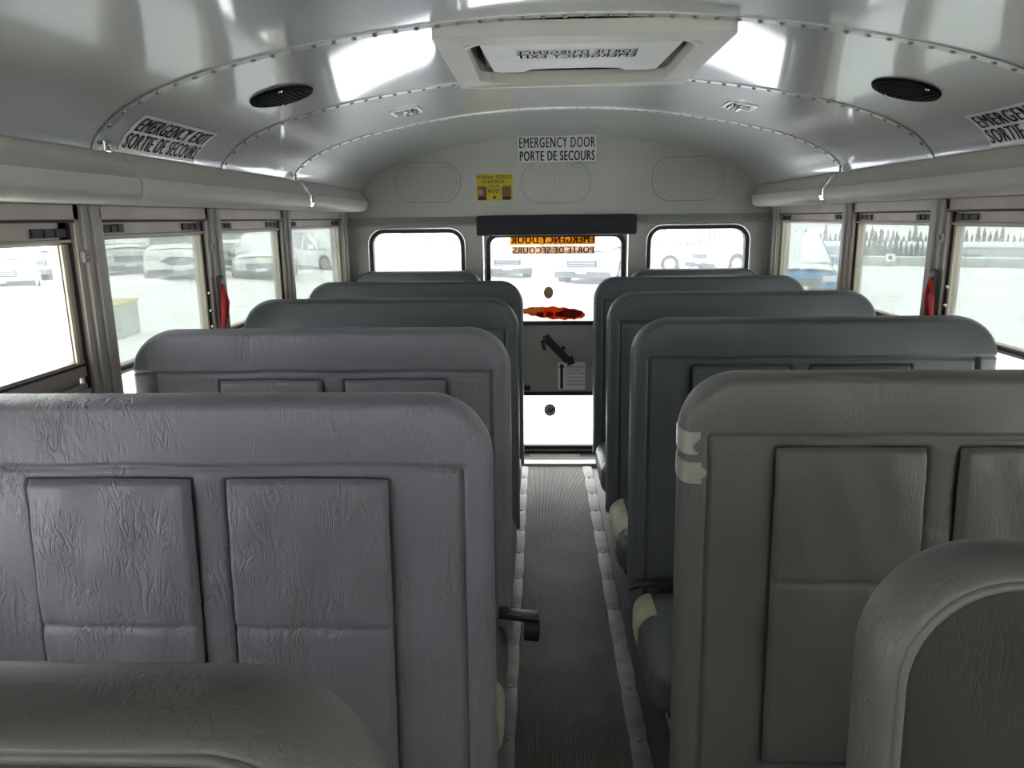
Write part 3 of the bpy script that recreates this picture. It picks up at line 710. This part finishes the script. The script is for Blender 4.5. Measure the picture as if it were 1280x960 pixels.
# ------------------------------------------------------------------ seats
T, ZTOP, ZB = .085, 1.054, .220
def rows_back(wd, m, plain, nx=200, nz=160):
    """bench backrest as a closed quilted slab. m=+1: aisle on +x"""
    r = .105
    us = np.linspace(-1, 1, nx); us = np.sign(us) * (1 - (1 - np.abs(us)) ** 1.12)
    front = []; back = []
    e = .015 if plain else .013
    for kz in range(nz):
        q = kz / (nz - 1)
        z = ZB + (ZTOP - ZB) * (1 - (1 - q) ** 1.25)
        rr = z - (ZTOP - r); hw = wd / 2 if rr <= 0 else wd / 2 - r + math.sqrt(max(0, r * r - rr * rr))
        hw -= .004 * max(0, (.6 - z))
        x = us * hw
        dx_ = hw - np.abs(x)
        # distance to the outline
        ax = np.maximum(np.abs(x) - (wd / 2 - r), 0); az = max(rr, 0)
        dist = np.where((ax > 0) & (az > 0), r - np.sqrt(ax ** 2 + az ** 2), np.minimum(wd / 2 - .004 * max(0, .6 - z) - np.abs(x), ZTOP - z))
        dist = np.minimum(dist, z - ZB + .001); dist = np.maximum(dist, 0)
        fall = np.sqrt(np.clip(1 - (1 - np.minimum(dist / e, 1)) ** 2, 0, 1))
        y = -T / 2 - T / 2 * fall
        y -= .003 * np.exp(-((dist - .05) / .05) ** 2)
        groove = lambda d, w_, dep: dep * np.exp(-(d / w_) ** 2)
        y = y + groove(dist - (.018 if plain else .010), .0028 if plain else .0022, .0036 if plain else .0012)                       # piping line at the gusset
        if not plain:
            xa = (wd / 2 - m * x)                                         # from the aisle edge inward
            d1 = np.where(z < .948, np.abs(xa - .045), np.hypot(xa - .045, z - .948) * (xa < .045) + np.abs(z - .948) * (xa >= .045))
            d2 = np.where(z < .948, np.abs(xa - (wd - .060)), 9)
            dh = np.where((xa > .045) & (xa < wd - .060), abs(z - .948 + .002 * np.sin(x * 17)), 9)
            dm = np.minimum(np.minimum(d1, d2), dh)
            y = y + groove(dm, .0032, .0105)
            inside = (xa > .045) & (xa < wd - .060) & (z < .948)
            y = y + np.where(inside, .005, 0)
            for (p0, p1) in ((.160, .420), (.472, .738)):
                inx = np.minimum(xa - p0, p1 - xa); inz = min(z - .330, .930 - z) ; dd = np.minimum(inx, inz)
                y = y + .011 * np.clip(dd / .004 + .5, 0, 1)
            # soft puffs between the panels
            y = y - .004 * np.exp(-((xa - .105) / .03) ** 2) * (z < .93) - .002 * np.exp(-((xa - .446) / .02) ** 2) * (z < .93)
            y = y + .0012 * np.sin(z * 130 + 40 * (xa - .446)) * np.exp(-((xa - .446) / .022) ** 2) * (.45 < z < .80)
        y = y + .0010 * np.sin(x * 23 + z * 17) + .0008 * np.sin(z * 31 - x * 11)
        y = np.where(dist < 1e-6, -T / 2, y); lean = (z - ZTOP) * .055
        yb = -T / 2 + T / 2 * fall
        front.append([(a, b_ + lean, z) for a, b_ in zip(x, y)]); back.append([(a, b_ + lean, z) for a, b_ in zip(x, yb)])
    bm = BM(); grid_bm(bm, front)
    grid_bm(bm, back)
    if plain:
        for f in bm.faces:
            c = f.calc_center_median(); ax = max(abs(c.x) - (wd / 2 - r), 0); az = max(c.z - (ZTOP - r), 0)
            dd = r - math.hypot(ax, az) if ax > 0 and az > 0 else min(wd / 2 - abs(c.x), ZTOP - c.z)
            if dd > .018 and c.y - (c.z - ZTOP) * .055 < -T + .02: f.material_index = 1  # front face slot; the nearest seats use it for painted shade
    bmesh.ops.remove_doubles(bm, verts=bm.verts, dist=1e-5)
    # rim closing strips sit under the rounded edges (bottom is hidden by the cushion)
    return bm
def child_panel(m, wd, p0, p1, nx=60, nz=130):
    """fold-down upholstered panel: two pillows with a seam between"""
    z0, z1, zs = .332, .928, .686; P = []
    xs_ = np.linspace(p0 + .0022, p1 - .0022, nx)
    for k_ in range(nz):
        z = z0 + (z1 - z0) * k_ / (nz - 1); row = []
        for xa in xs_:
            rad = .014
            ix = min(xa - xs_[0], xs_[-1] - xa); iz = min(z - z0, z1 - z)
            if ix < rad and iz < rad: d = rad - math.hypot(rad - ix, rad - iz)
            else: d = min(ix, iz)
            d = max(d, 0)
            fall = math.sqrt(max(0, 1 - (1 - min(d / .009, 1)) ** 2))
            y = -.004 - .0145 * fall - .0035 * min(1, d / .05) + .005 * math.exp(-((z - zs) / .0028) ** 2) + .002 * math.exp(-((z - zs) / .012) ** 2)
            y += .0011 * math.sin(xa * 60 + z * 23) + .0008 * math.sin(z * 70 - xa * 31)
            zz = z + .0025 * math.sin((xa - p0) / (p1 - p0) * math.pi) * (1 if z > zs else 0) * (z - zs) / (z1 - zs)
            row.append((m * (wd / 2 - xa), -T + .0095 + y * 1.0 + (z - ZTOP) * .055, zz))
        P.append(row)
    bm = BM(); V = grid_bm(bm, P)
    n_ = len(P)
    return bm
def rbox(bm, x0, x1, y0, y1, z0, z1, r, puff=0.0, mi=0, nseg=5, nin=8):
    def coords(a, b):
        o_ = [a + r * (1 - math.cos(math.pi / 2 * k_ / nseg)) for k_ in range(nseg + 1)]
        o_ += [a + r + (b - a - 2 * r) * k_ / nin for k_ in range(1, nin)]
        o_ += [b - r * (1 - math.cos(math.pi / 2 * k_ / nseg)) for k_ in range(nseg, -1, -1)]
        return o_
    X_, Y_, Z_ = coords(x0, x1), coords(y0, y1), coords(z0, z1); c = {}
    def V(p):
        k_ = tuple(round(q, 6) for q in p)
        if k_ not in c:
            inn = Vector((min(max(p[0], x0 + r), x1 - r), min(max(p[1], y0 + r), y1 - r), min(max(p[2], z0 + r), z1 - r)))
            d = Vector(p) - inn; q = inn + (d.normalized() * r if d.length > 1e-9 else d)
            if puff and p[2] > (z0 + z1) / 2:
                fx = 1 - abs((p[0] - (x0 + x1) / 2) / ((x1 - x0) / 2)) ** 4; fy = 1 - abs((p[1] - (y0 + y1) / 2) / ((y1 - y0) / 2)) ** 3
                q.z += puff * fx * fy
            c[k_] = bm.verts.new(q)
        return c[k_]
    def face(A, B, f):
        for i in range(len(A) - 1):
            for j in range(len(B) - 1):
                try: bm.faces.new([V(f(A[i], B[j])), V(f(A[i + 1], B[j])), V(f(A[i + 1], B[j + 1])), V(f(A[i], B[j + 1]))]).material_index = mi
                except ValueError: pass
    for z in (z0, z1): face(X_, Y_, lambda a, b: (a, b, z))
    for y in (y0, y1): face(X_, Z_, lambda a, b: (a, y, b))
    for x in (x0, x1): face(Y_, Z_, lambda a, b: (x, a, b))
def make_bench(name, wd, m, plain, vin):
    root = empty(name)
    link('backrest', rows_back(wd, m, plain), vin, root, True)
    if not plain:
        for p0, p1 in ((.160, .420), (.472, .738)):
            if p1 < wd - .07: link('child_seat_panel', child_panel(m, wd, p0, p1), vin, root, True)
    b = BM(); x0, x1 = sorted((m * (wd / 2 - .012), -m * (wd / 2 - .02)))
    rbox(b, x0, x1, -.50, -.105, .150, .288, .048, .018); link('cushion', b, CUSH, root, True)
    b = BM(); xa = m * (wd / 2 - .10)
    box(b, min(x0, x1) + .05, max(x0, x1) - .05, -.46, -.13, .125, .155, .006)
    link('seat_frame', b, STEELB, root)
    for yy in (-.42, -.14):
        b = BM(); tube(b, [(xa, yy, .13), (xa, yy, .03), (xa, yy, .006)], .016, 10); lg = link('leg', b, STEELB, root)
        b = BM(); box(b, xa - .03, xa + .03, yy - .03, yy + .03, 0, .008, .002); link('foot_plate', b, STEELB, lg)
    b = BM(); box(b, xa + m * .012 - .003, xa + m * .012 + .003, -.40, -.16, .02, .125, .001); link('leg_plate', b, LEGP, root)
    return root
def patch(src, sel, m, parent, name, label, off=.0018):
    """a taped-on patch following the surface of part src"""
    b = BM(); b.from_mesh(src.data); b.normal_update()
    bad = [f for f in b.faces if not sel(f.calc_center_median())]
    bmesh.ops.delete(b, geom=bad, context='FACES')
    if not b.faces: b.free(); return None
    b.normal_update()
    for v_ in b.verts: v_.co += v_.normal * off
    o = link(name, b, m, src, True); o['label'] = label
    return o
WD = .965
A_L, A_R = -.168, .153
P_ = .728
protoL = make_bench('bench_seat', WD, 1, False, VINA); protoR = make_bench('bench_seat', WD, -1, False, VINB)
def revinyl(root, m):
    for c in root.children:
        if c.name.split('.')[0] in ('backrest', 'child_seat_panel'):
            c.data = c.data.copy(); c.data.materials.clear(); c.data.materials.append(m)
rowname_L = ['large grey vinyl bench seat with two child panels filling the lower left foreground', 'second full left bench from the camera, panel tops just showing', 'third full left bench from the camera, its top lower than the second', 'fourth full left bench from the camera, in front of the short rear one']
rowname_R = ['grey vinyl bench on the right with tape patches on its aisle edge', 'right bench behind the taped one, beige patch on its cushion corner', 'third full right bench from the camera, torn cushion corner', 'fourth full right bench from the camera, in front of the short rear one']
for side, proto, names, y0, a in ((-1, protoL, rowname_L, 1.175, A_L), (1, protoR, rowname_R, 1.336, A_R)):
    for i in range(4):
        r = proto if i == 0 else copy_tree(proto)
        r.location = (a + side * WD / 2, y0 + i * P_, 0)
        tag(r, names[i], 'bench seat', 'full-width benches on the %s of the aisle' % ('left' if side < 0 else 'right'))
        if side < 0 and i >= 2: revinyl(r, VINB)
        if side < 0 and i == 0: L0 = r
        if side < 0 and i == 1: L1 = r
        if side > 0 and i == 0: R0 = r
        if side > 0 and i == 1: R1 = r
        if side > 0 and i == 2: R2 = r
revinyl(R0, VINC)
shortL = make_bench('bench_seat', .70, 1, True, VINB); shortL.location = (-.397 - .35, 4.055, 0); tag(shortL, 'short bench in the rear left corner beneath the left rear window', 'bench seat')
shortR = make_bench('bench_seat', .70, -1, True, VINB); shortR.location = (.368 + .35, 4.055, 0); tag(shortR, 'short bench in the rear right corner beneath the right rear window', 'bench seat')
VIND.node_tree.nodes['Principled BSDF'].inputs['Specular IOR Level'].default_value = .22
VINR = vinyl('seat_vinyl_lit_rim', (.105, .102, .094), .28)  # lighter vinyl paints window light onto the nearest seats' rims
def piping(root, wd):
    d = .018; r = .105 - d; pts = []
    def q(x, z): return (x, -T + .0005 + (z - ZTOP) * .055, z)
    xr = wd / 2 - d; zt = ZTOP - d
    pts += [q(-xr + .004 * max(0, .6 - z), z) for z in (.26, .4, .6, .8, zt - r)]
    pts += [q(-xr + r - r * math.cos(a), zt - r + r * math.sin(a)) for a in np.linspace(.15, math.pi / 2, 9)]
    pts += [q(x, zt) for x in np.linspace(-xr + r, xr - r, 8)[1:]]
    pts += [q(xr - r + r * math.sin(a), zt - r + r * math.cos(a)) for a in np.linspace(.15, math.pi / 2, 9)]
    pts += [q(xr - .004 * max(0, .6 - z), z) for z in (.8, .6, .4, .26)]
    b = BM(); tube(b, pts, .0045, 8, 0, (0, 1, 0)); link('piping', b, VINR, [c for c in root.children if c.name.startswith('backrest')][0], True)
T = .082
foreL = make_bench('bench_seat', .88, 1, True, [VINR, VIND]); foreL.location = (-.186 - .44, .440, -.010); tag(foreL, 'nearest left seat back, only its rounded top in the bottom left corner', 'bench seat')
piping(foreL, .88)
T = .068
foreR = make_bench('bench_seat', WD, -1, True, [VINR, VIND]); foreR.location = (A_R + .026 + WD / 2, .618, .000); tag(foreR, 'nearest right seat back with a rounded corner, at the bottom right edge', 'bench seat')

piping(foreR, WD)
T = .085
def part(root, nm): return [c for c in root.children if c.name.split('.')[0] == nm][0]
hx = WD / 2
patch(part(R0, 'backrest'), lambda c: c.x < -hx + .036 + .004 * math.sin(c.z * 200) and .865 < c.z < .905, GTAPE, R0, 'tape_patch', 'shiny grey tape square')
patch(part(R0, 'backrest'), lambda c: c.x < -hx + .024 + .006 * math.sin(c.z * 160) and .920 < c.z < .958, GTAPE, R0, 'tape_patch', 'torn grey tape at the corner')
patch(part(R1, 'cushion'), lambda c: c.x < -hx + .085 and c.y > -.27 + .2 * (c.x + hx) and c.z > .18, TAPE, R1, 'tape_patch', 'beige tape patch on the cushion corner')
patch(part(R2, 'cushion'), lambda c: c.x < -hx + .07 and -.42 < c.y < -.16 and c.z > .17, TAPE, R2, 'tape_patch', 'torn beige patch on the cushion edge')
patch(part(L1, 'cushion'), lambda c: c.x > hx - .07 and -.48 < c.y < -.38, TAPE, L1, 'tape_patch', 'beige torn patch on the cushion corner')
# seat belts
b = BM(); tube(b, [(-hx + .00, -.16, .315), (-hx + .03, -.17, .335), (-hx + .07, -.165, .332), (-hx + .11, -.15, .325)], [.008, .011, .012, .012], 8); box(b, -hx + .07, -hx + .12, -.19, -.14, .315, .34, .005)
link('seat_belt', b, BLACK, R1, 50)
b = BM(); box(b, hx - .06, hx + .045, -.175, -.135, .322, .338, .005); box(b, hx + .010, hx + .050, -.20, -.150, .285, .325, .006)
bk = link('seat_belt', b, BLACK, L1, 50); bk.rotation_euler = (0, .12, 0); bk.location = (-.012, 0, .05)
bmesh_loose = BM(); tube(bmesh_loose, [(hx - .006, -.16, .40), (hx + .004, -.17, .39), (hx + .003, -.17, .365), (hx + .006, -.165, .34)], .004, 6)
link('loose_thread', bmesh_loose, TAPE, L0, True)

# ------------------------------------------------------------------ cars outside
GLC = mat('car_glass_frosted', (.20, .23, .25), .25, 0, coat=.5, var=(3, .3)); TYRE = mat('tyre', (.03, .03, .03), .8); RIMM = mat('wheel_rim', (.35, .36, .37), .35, .7)
GRIL = mat('dark_grille', (.04, .045, .05), .5); LAMP = mat('headlight_lens', (.55, .58, .60), .15, .2, coat=1); PLAT = mat('licence_plate', (.6, .62, .65), .5)
CARSNOW = mat('car_snow', (.84, .86, .88), .75, bump=(6, .5, .05))
def paint(nm, c): return mat(nm, c, .35, .1, coat=.7, coat_r=.08, var=(2, .12))
def make_car(name, L, W, H, paintm, kind='suv', snow=1.0, grille='bar'):
    """car pointing to -Y, origin on the ground at its centre"""
    root = empty(name); hw = W / 2; belt = H * .56; base = .24 * H / 1.6; hood = H * (.60 if kind != 'sedan' else .55); roof = H
    y0, y1 = -L / 2, L / 2
    # lower body stations: (y, top, half width)
    st_ = [(y0, hood * .62, hw * .80), (y0 + .03, hood * .80, hw * .88), (y0 + .15, hood * .90, hw * .95), (y0 + .5, hood * .95, hw), (y0 + L * .26, hood, hw), (y0 + L * .5, belt * 1.03, hw), (y1 - L * .2, belt * 1.06, hw), (y1 - .15, belt * (1.0 if kind != 'pickup' else 1.0), hw * .97), (y1 - .02, belt * .92, hw * .9), (y1, belt * .7, hw * .86)]
    rows = []
    for (y, t_, h_) in st_:
        rows.append([(-h_ * .94, y, base), (-h_, y, base + .12), (-h_ * 1.0, y, t_ * .62), (-h_ * .97, y, t_ * .88), (-h_ * .86, y, t_), (0, y, t_ + .035), (h_ * .86, y, t_), (h_ * .97, y, t_ * .88), (h_, y, t_ * .62), (h_, y, base + .12), (h_ * .94, y, base)])
    b = BM(); V = grid_bm(b, rows); b.faces.new(V[0]); b.faces.new(V[-1])
    for r_ in range(len(V) - 1): b.faces.new((V[r_][0], V[r_][-1], V[r_ + 1][-1], V[r_ + 1][0]))
    # wheel arches as dark rings on the sides
    wy = (y0 + .19 * L, y1 - .19 * L)
    link('body', b, paintm, root, 40)
    cab = {'suv': (.23, .36, .97, .88), 'sedan': (.27, .43, .80, .62 + .06), 'pickup': (.25, .36, .62, .58)}[kind]
    ya, yb2, yc, yd = y0 + L * cab[0], y0 + L * cab[1], y0 + L * cab[2] , y0 + L * cab[3]
    sec = [(ya, hood, .86), (yb2, roof - .05, .70), (yb2 + .2, roof, .68), (yd, roof - .01, .68), (yd + (yc - yd) * .5, roof - (roof - belt) * .35, .72), (yc, belt * 1.02, .84)]
    rows = []
    for (y, t_, k_) in sec:
        q = (t_ - belt * .98) / (roof - belt * .98); rows.append([(-hw * .90, y, belt * .97), (-hw * (.90 - .2 * q), y, belt * .97 + (t_ - belt * .97) * .9), (-hw * (.90 - .27 * q), y, t_), (0, y, t_ + .03 * q), (hw * (.90 - .27 * q), y, t_), (hw * (.90 - .2 * q), y, belt * .97 + (t_ - belt * .97) * .9), (hw * .90, y, belt * .97)])
    b = BM(); V = grid_bm(b, rows); link('cabin_glass', b, GLC, root, 50)
    # roof skin and pillars
    b = BM(); rr = [[(p[0] * 1.01, p[1], p[2] + .008) for p in row[1:6]] for row in rows[1:4]]; grid_bm(b, rr)
    for i in range(len(rows) - 1):
        if i in (0, 4) or True:
            for j in (1, 5):
                p, q = Vector(rows[i][j]), Vector(rows[i + 1][j]); tube(b, [p * 1.005, q * 1.005], .045, 6)
    for i in (2, 3):
        for sgn in (1, 5):
            tube(b, [Vector(rows[i][0 if sgn == 1 else 6]), Vector(rows[i][sgn])], .04, 6)
    link('roof', b, paintm, root, 40)
    for x in (-1, 1):
        for y in wy:
            b = BM(); R_ = .34 * H / 1.6; cyl(b, (x * (hw - .22), y, R_), (x * (hw + .005), y, R_), R_, None, 24); cyl(b, (x * (hw - .0), y, R_), (x * (hw + .015), y, R_), R_ * .62, R_ * .56, 16, 1)
            for k_ in range(5):
                a_ = k_ * 2 * math.pi / 5; tube(b, [(x * (hw + .02), y, R_), (x * (hw + .02), y + math.cos(a_) * R_ * .55, R_ + math.sin(a_) * R_ * .55)], .03, 5, 1)
            link('wheel', b, [TYRE, RIMM], root, 40)
        b = BM(); fz = hood * .72; rbox(b, *sorted((x * hw * .50, x * hw * .90)), y0 - .02, y0 + .22, fz - .075, fz + .075, .05, nin=3, nseg=3)
        link('headlight', b, LAMP, root, True)
        b = BM(); rbox(b, *sorted((x * (hw * .88), x * (hw * .88 + .24))), ya + .25, ya + .37, belt + .02, belt + .18, .04, nin=2, nseg=3); link('wing_mirror', b, paintm, root, True)
    b = BM(); gz = hood * .62
    if grille == 'oval': prism(b, [[(hw * .52 * math.cos(t) , gz + .13 * math.sin(t)) for t in np.linspace(0, 2 * math.pi, 6, False)]], XZ(y0 - .03), .08)
    else: rbox(b, -hw * .48, hw * .48, y0 - .025, y0 + .1, gz - .11, gz + .08, .03, nin=3, nseg=2)
    for k_ in range(3): box(b, -hw * .42, hw * .42, y0 - .04, y0 - .02, gz - .07 + .055 * k_, gz - .058 + .055 * k_, 0, 1)
    link('grille', b, [GRIL, RIMM], root)
    b = BM(); rbox(b, -hw * .9, hw * .9, y0 - .05, y0 + .25, base - .02, base + .16, .05, nin=4, nseg=3); link('lower_bumper', b, GRIL, root, True)
    b = BM(); box(b, -.16, .16, y0 - .065, y0 - .045, base + .12, base + .21); link('licence_plate', b, PLAT, root)
    if snow > 0:
        b = BM()
        rr = [[(p[0] * .97, p[1], p[2] + .05 + .05 * snow * (1 if 0 < j < 4 else .1)) for j, p in enumerate(row[1:6])] for row in rows[0:5]]
        rr[0] = [(p[0], p[1] - .1, p[2] - .02) for p in rr[0]]
        if snow < .7: rr = rr[1:4]
        grid_bm(b, rr); grid_bm(b, [[(p[0], p[1], p[2] - .06) for p in row] for row in rr])
        hr = [[(q * h_ * .8, y, t_ + .03 + .06 * snow * (1 - q * q)) for q in (-1, -.6, 0, .6, 1)] for (y, t_, h_) in st_[2:6]]
        if kind != 'blue': grid_bm(b, hr)
        link('snow_cover', b, CARSNOW, root, True)
    return root
PW = paint('white_car_paint', (.70, .72, .72)); PG = paint('grey_car_paint', (.46, .49, .52)); PB = paint('blue_car_paint', (.012, .17, .42)); PN = paint('navy_car_paint', (.16, .20, .32)); PC = paint('champagne_car_paint', (.56, .52, .45)); PGG = paint('grey_green_car_paint', (.42, .48, .46))
CARS = [
 ('suv', 4.5, 1.85, 1.70, PG, 'suv', 1, 'bar', (-15.6, 21.0), 35, 'grey snow-capped car at the far left edge, through the clear window'),
 ('suv', 4.6, 1.85, 1.75, PN, 'suv', 1, 'bar', (-18.0, 26.2), 30, 'dark car half buried in snow, second from the left edge'),
 ('suv', 4.6, 1.85, 1.72, PG, 'suv', 1, 'bar', (-14.85, 26.5), 30, 'grey hatchback buried in snow left of the white car'),
 ('suv', 4.6, 1.90, 1.75, PW, 'suv', .5, 'oval', (-11.16, 22.9), 24, 'white car with a large oval grille in the left window'),
 ('suv', 4.6, 1.88, 1.75, PGG, 'suv', .5, 'bar', (-12.2, 28.2), 40, 'grey-green car behind the striped post'),
 ('car', 4.5, 1.80, 1.45, PC, 'sedan', .8, 'bar', (-9.1, 24.5), 16, 'low champagne sedan with a dark grille'),
 ('car', 4.6, 1.85, 1.50, PW, 'sedan', 1, 'bar', (-9.1, 30.0), 60, 'white snow-covered sedan right of the champagne one'),
 ('pickup_truck', 5.6, 2.0, 1.95, PGG, 'pickup', 1, 'bar', (-11.3, 36.5), 60, 'tall snow-covered pickup behind the white sedan'),
 ('car', 4.5, 1.82, 1.48, PB, 'sedan', .9, 'bar', (6.35, 19.6), -12, 'bright blue sedan with a snow-covered top, in the rearmost right window'),
 ('suv', 4.6, 1.88, 1.66, PW, 'suv', .7, 'bar', (-1.65, 27.0), 12, 'white car at the left of the rear door glass'),
 ('suv', 4.7, 1.90, 1.85, PN, 'suv', .5, 'bar', (2.0, 24.2), -22, 'dark blue crossover at the right of the rear door glass'),
 ('van', 5.2, 2.0, 2.05, PG, 'suv', 1, 'bar', (-1.9, 34.0), 10, 'grey van with a snowy roof behind the white car in the rear door glass'),
 ('suv', 4.9, 1.90, 1.80, PW, 'suv', .8, 'bar', (4.1, 33.0), 75, 'white car seen side-on at the left of the right rear window'),
 ('pickup_truck', 5.4, 2.0, 1.90, PW, 'pickup', .8, 'bar', (8.6, 31.0), -65, 'white pickup at the right of the right rear window'),
]
for (nm, L, W, H, pm, kd, sn, gr, (x, y), ang, lab) in CARS:
    c = make_car(nm, L, W, H, pm, kd, sn, gr); c.location = (x, y, ground_z(x, y) - .05); c.rotation_euler = (0, 0, math.radians(ang)); tag(c, lab, {'suv': 'car', 'car': 'car', 'van': 'van', 'pickup_truck': 'pickup truck'}[nm])

# concrete block, striped post
CONC = mat('grey_green_concrete', (.42, .46, .42), .8, var=(3, .1), bump=(20, .3, .01)); YP = mat('yellow_edge_paint', (.60, .50, .22), .6, var=(5, .2)); OP = mat('orange_band', (.80, .45, .12), .6)
b = BM(); box(b, -.80, .48, -.45, .45, 0, .80, .03)
r = link('concrete_block', b, CONC); r.location = (-8.50, 14.0, -.98); r.rotation_euler = (0, 0, math.radians(8)); tag(r, 'grey concrete block with a yellow top edge standing in the snow', 'block')
b = BM(); box(b, -.82, .50, -.47, .47, .80, .85, .015); link('top_edge', b, YP, r)
b = BM(); cyl(b, (0, 0, 0), (0, 0, 1.50), .07, None, 20); r = link('striped_post', b, WHITEP, None, 40); r.location = (-4.47, 10.1, -.95); tag(r, 'white post with orange bands outside the left windows', 'post')
b = BM()
for z in (.36, .84, 1.32): b = BM(); cyl(b, (0, 0, z), (0, 0, z + .18), .072, None, 20); link('reflective_band', b, OP, r, 40)

# fence, warehouse, sign, trees on the right / rear
FEN = mat('fence_panel', (.38, .44, .42), .7, var=(.8, .06)); FD = mat('fence_post', (.20, .24, .23), .7)
A = Vector((13.5, 60, 0)); Bv = Vector((46.0, 43.0, 0)); d = (Bv - A); n_sec = 12; ang = math.atan2(d.y, d.x)
fr = empty('barrier_fence', (A.x, A.y, 0), ang); tag(fr, 'long low grey-green barrier fence across the snow field', 'fence')
Ls = d.length
def wz(u): p = A + d * u; return -2.72 - .0 * u
b = BM(); box(b, 0, Ls, -.03, .03, -2.9, -1.72); box(b, 0, Ls, -.05, .05, -1.76, -1.68); box(b, 0, Ls, -.05, .05, -2.55, -2.50); link('panel', b, FEN, fr)
for k_ in range(n_sec + 1):
    b = BM(); box(b, k_ * Ls / n_sec - .04, k_ * Ls / n_sec + .04, -.09, -.02, -3.1, -1.66); link('fence_post', b, FD, fr)
b = BM(); box(b, 0, Ls, -.09, .09, -1.68, -1.60, .03); link('snow_cap', b, CARSNOW, fr)
ga = Vector((20.7, 45.6, -2.9)); b = BM(); tube(b, [(0, 0, 0), (0, 0, 1.9)], .035, 8); r = link('site_sign', b, FD); r.location = ga; tag(r, 'small white square sign on a thin post before the fence', 'sign'); r.rotation_euler = (0, 0, -.4)
b = BM(); box(b, -.25, .25, -.05, -.03, 1.45, 1.90, .02); box(b, -.10, .10, -.06, -.05, 1.58, 1.78, 0, 1); link('sign_board', b, [WHITEP, GRIL], r)
WARE = mat('pale_metal_siding', (.42, .43, .48), .6, var=(.1, .04))
def building(nm, x0, x1, y0, y1, z0, z1, m, lab, rz=0):
    r = empty(nm, ((x0 + x1) / 2, (y0 + y1) / 2, z0), rz); w2, d2, h_ = (x1 - x0) / 2, (y1 - y0) / 2, z1 - z0
    b = BM(); box(b, -w2, w2, -d2, d2, 0, h_)
    for k_ in range(int(w2 * 2 / 4)): box(b, -w2 + 4 * k_, -w2 + 4 * k_ + .3, -d2 - .12, -d2, 0, h_)
    link('wall', b, m, r); b = BM(); box(b, -w2 - .5, w2 + .5, -d2 - .5, d2 + .5, h_, h_ + .4); link('snowy_roof', b, CARSNOW, r)
    for q in (-.5, .2, .7):
        b = BM(); box(b, w2 * q - 1.2, w2 * q + 1.2, -d2 - .2, -d2 - .1, 0, h_ * .6); link('door', b, FD, r)
    tag(r, lab, 'building'); return r
building('warehouse', 45, 145, 112, 126, -6.8, -4.1, WARE, 'long pale lavender-grey warehouse beyond the fence', -math.radians(28))
building('workshop_building', -20, -6, 108, 118, -3.6, .4, WARE, 'faint low building far behind, seen in the left rear window')
TREE = mat('conifer_foliage', (.085, .11, .115), .9, var=(.7, .3)); TREEF = mat('hazed_conifer_foliage', (.20, .235, .245), .9, var=(.7, .25)); TRUNK = mat('tree_trunk', (.10, .08, .07), .9)  # paler far foliage paints distance haze into the colour
def tree_mesh(seed, tm=None):
    r_ = random.Random(seed); b = BM(); nt_ = 13
    for k_ in range(nt_):
        z = .10 + .88 * k_ / nt_; rad = (.185 * (1 - z) ** .85 + .015) * r_.uniform(.8, 1.2); seg = 11
        vs = []
        for q in range(seg):
            a_ = 2 * math.pi * q / seg + r_.uniform(-.15, .15); rr = rad * (1 if q % 2 else .62) * r_.uniform(.75, 1.15)
            vs.append(b.verts.new((rr * math.cos(a_), rr * math.sin(a_), z - .03 - .03 * r_.random())))
        top = b.verts.new((0, 0, z + .095))
        mid = b.verts.new((0, 0, z - .01))
        for q in range(seg): b.faces.new((vs[q], vs[(q + 1) % seg], top)); b.faces.new((vs[(q + 1) % seg], vs[q], mid))
    me = bpy.data.meshes.new('foliage'); b.to_mesh(me); b.free(); me.materials.append(tm or TREE); return me
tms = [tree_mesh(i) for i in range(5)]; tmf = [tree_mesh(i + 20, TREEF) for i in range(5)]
b = BM(); cyl(b, (0, 0, 0), (0, 0, .5), .02, .012, 8); tmk = bpy.data.meshes.new('trunk'); b.to_mesh(tmk); b.free(); tmk.materials.append(TRUNK)
def conifer(x, y, z, h, i, lab, grp):
    r = empty('conifer_tree', (x, y, z), rnd.uniform(0, 6)); r.scale = (h * rnd.uniform(.8, 1.15), h * rnd.uniform(.8, 1.15), h)
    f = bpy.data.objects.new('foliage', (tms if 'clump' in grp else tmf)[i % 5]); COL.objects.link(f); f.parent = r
    t_ = bpy.data.objects.new('trunk', tmk); COL.objects.link(t_); t_.parent = r
    tag(r, lab, 'tree', grp)
camx = -.09
def polar(az, D): return camx + D * math.sin(math.radians(az)), D * math.cos(math.radians(az))
def tz(D, below): return 1.32 - below * D
i = 0
for k_ in range(16):                                     # near dark clump
    az = 22.2 + 4.8 * k_ / 15; D = 104 + 3 * (k_ % 4); x, y = polar(az, D); h = rnd.uniform(3.2, 4.1) * (1.1 if k_ < 9 else .85)
    conifer(x, y, tz(D, .060), h + .2, i, 'dark conifer in the close clump behind the small sign', 'dark conifer clump beyond the fence'); i += 1
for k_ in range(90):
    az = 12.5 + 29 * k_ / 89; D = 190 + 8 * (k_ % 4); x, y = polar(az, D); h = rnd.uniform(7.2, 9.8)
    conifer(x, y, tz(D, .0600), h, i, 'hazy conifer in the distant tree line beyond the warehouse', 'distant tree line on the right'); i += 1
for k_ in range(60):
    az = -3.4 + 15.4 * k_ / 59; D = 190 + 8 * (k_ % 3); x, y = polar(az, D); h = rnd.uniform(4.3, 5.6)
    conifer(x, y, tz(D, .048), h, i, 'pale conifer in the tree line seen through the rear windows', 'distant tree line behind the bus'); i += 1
# light pole in the right rear window
b = BM(); tube(b, [(0, 0, 0), (0, 0, 5.2)], .09, 8); box(b, -.5, .5, -.1, .1, 5.1, 5.25); r = link('lamp_post', b, FD); r.location = (6.4, 40, -1.9); tag(r, 'thin pale lamp post in the right rear window', 'lamp post')
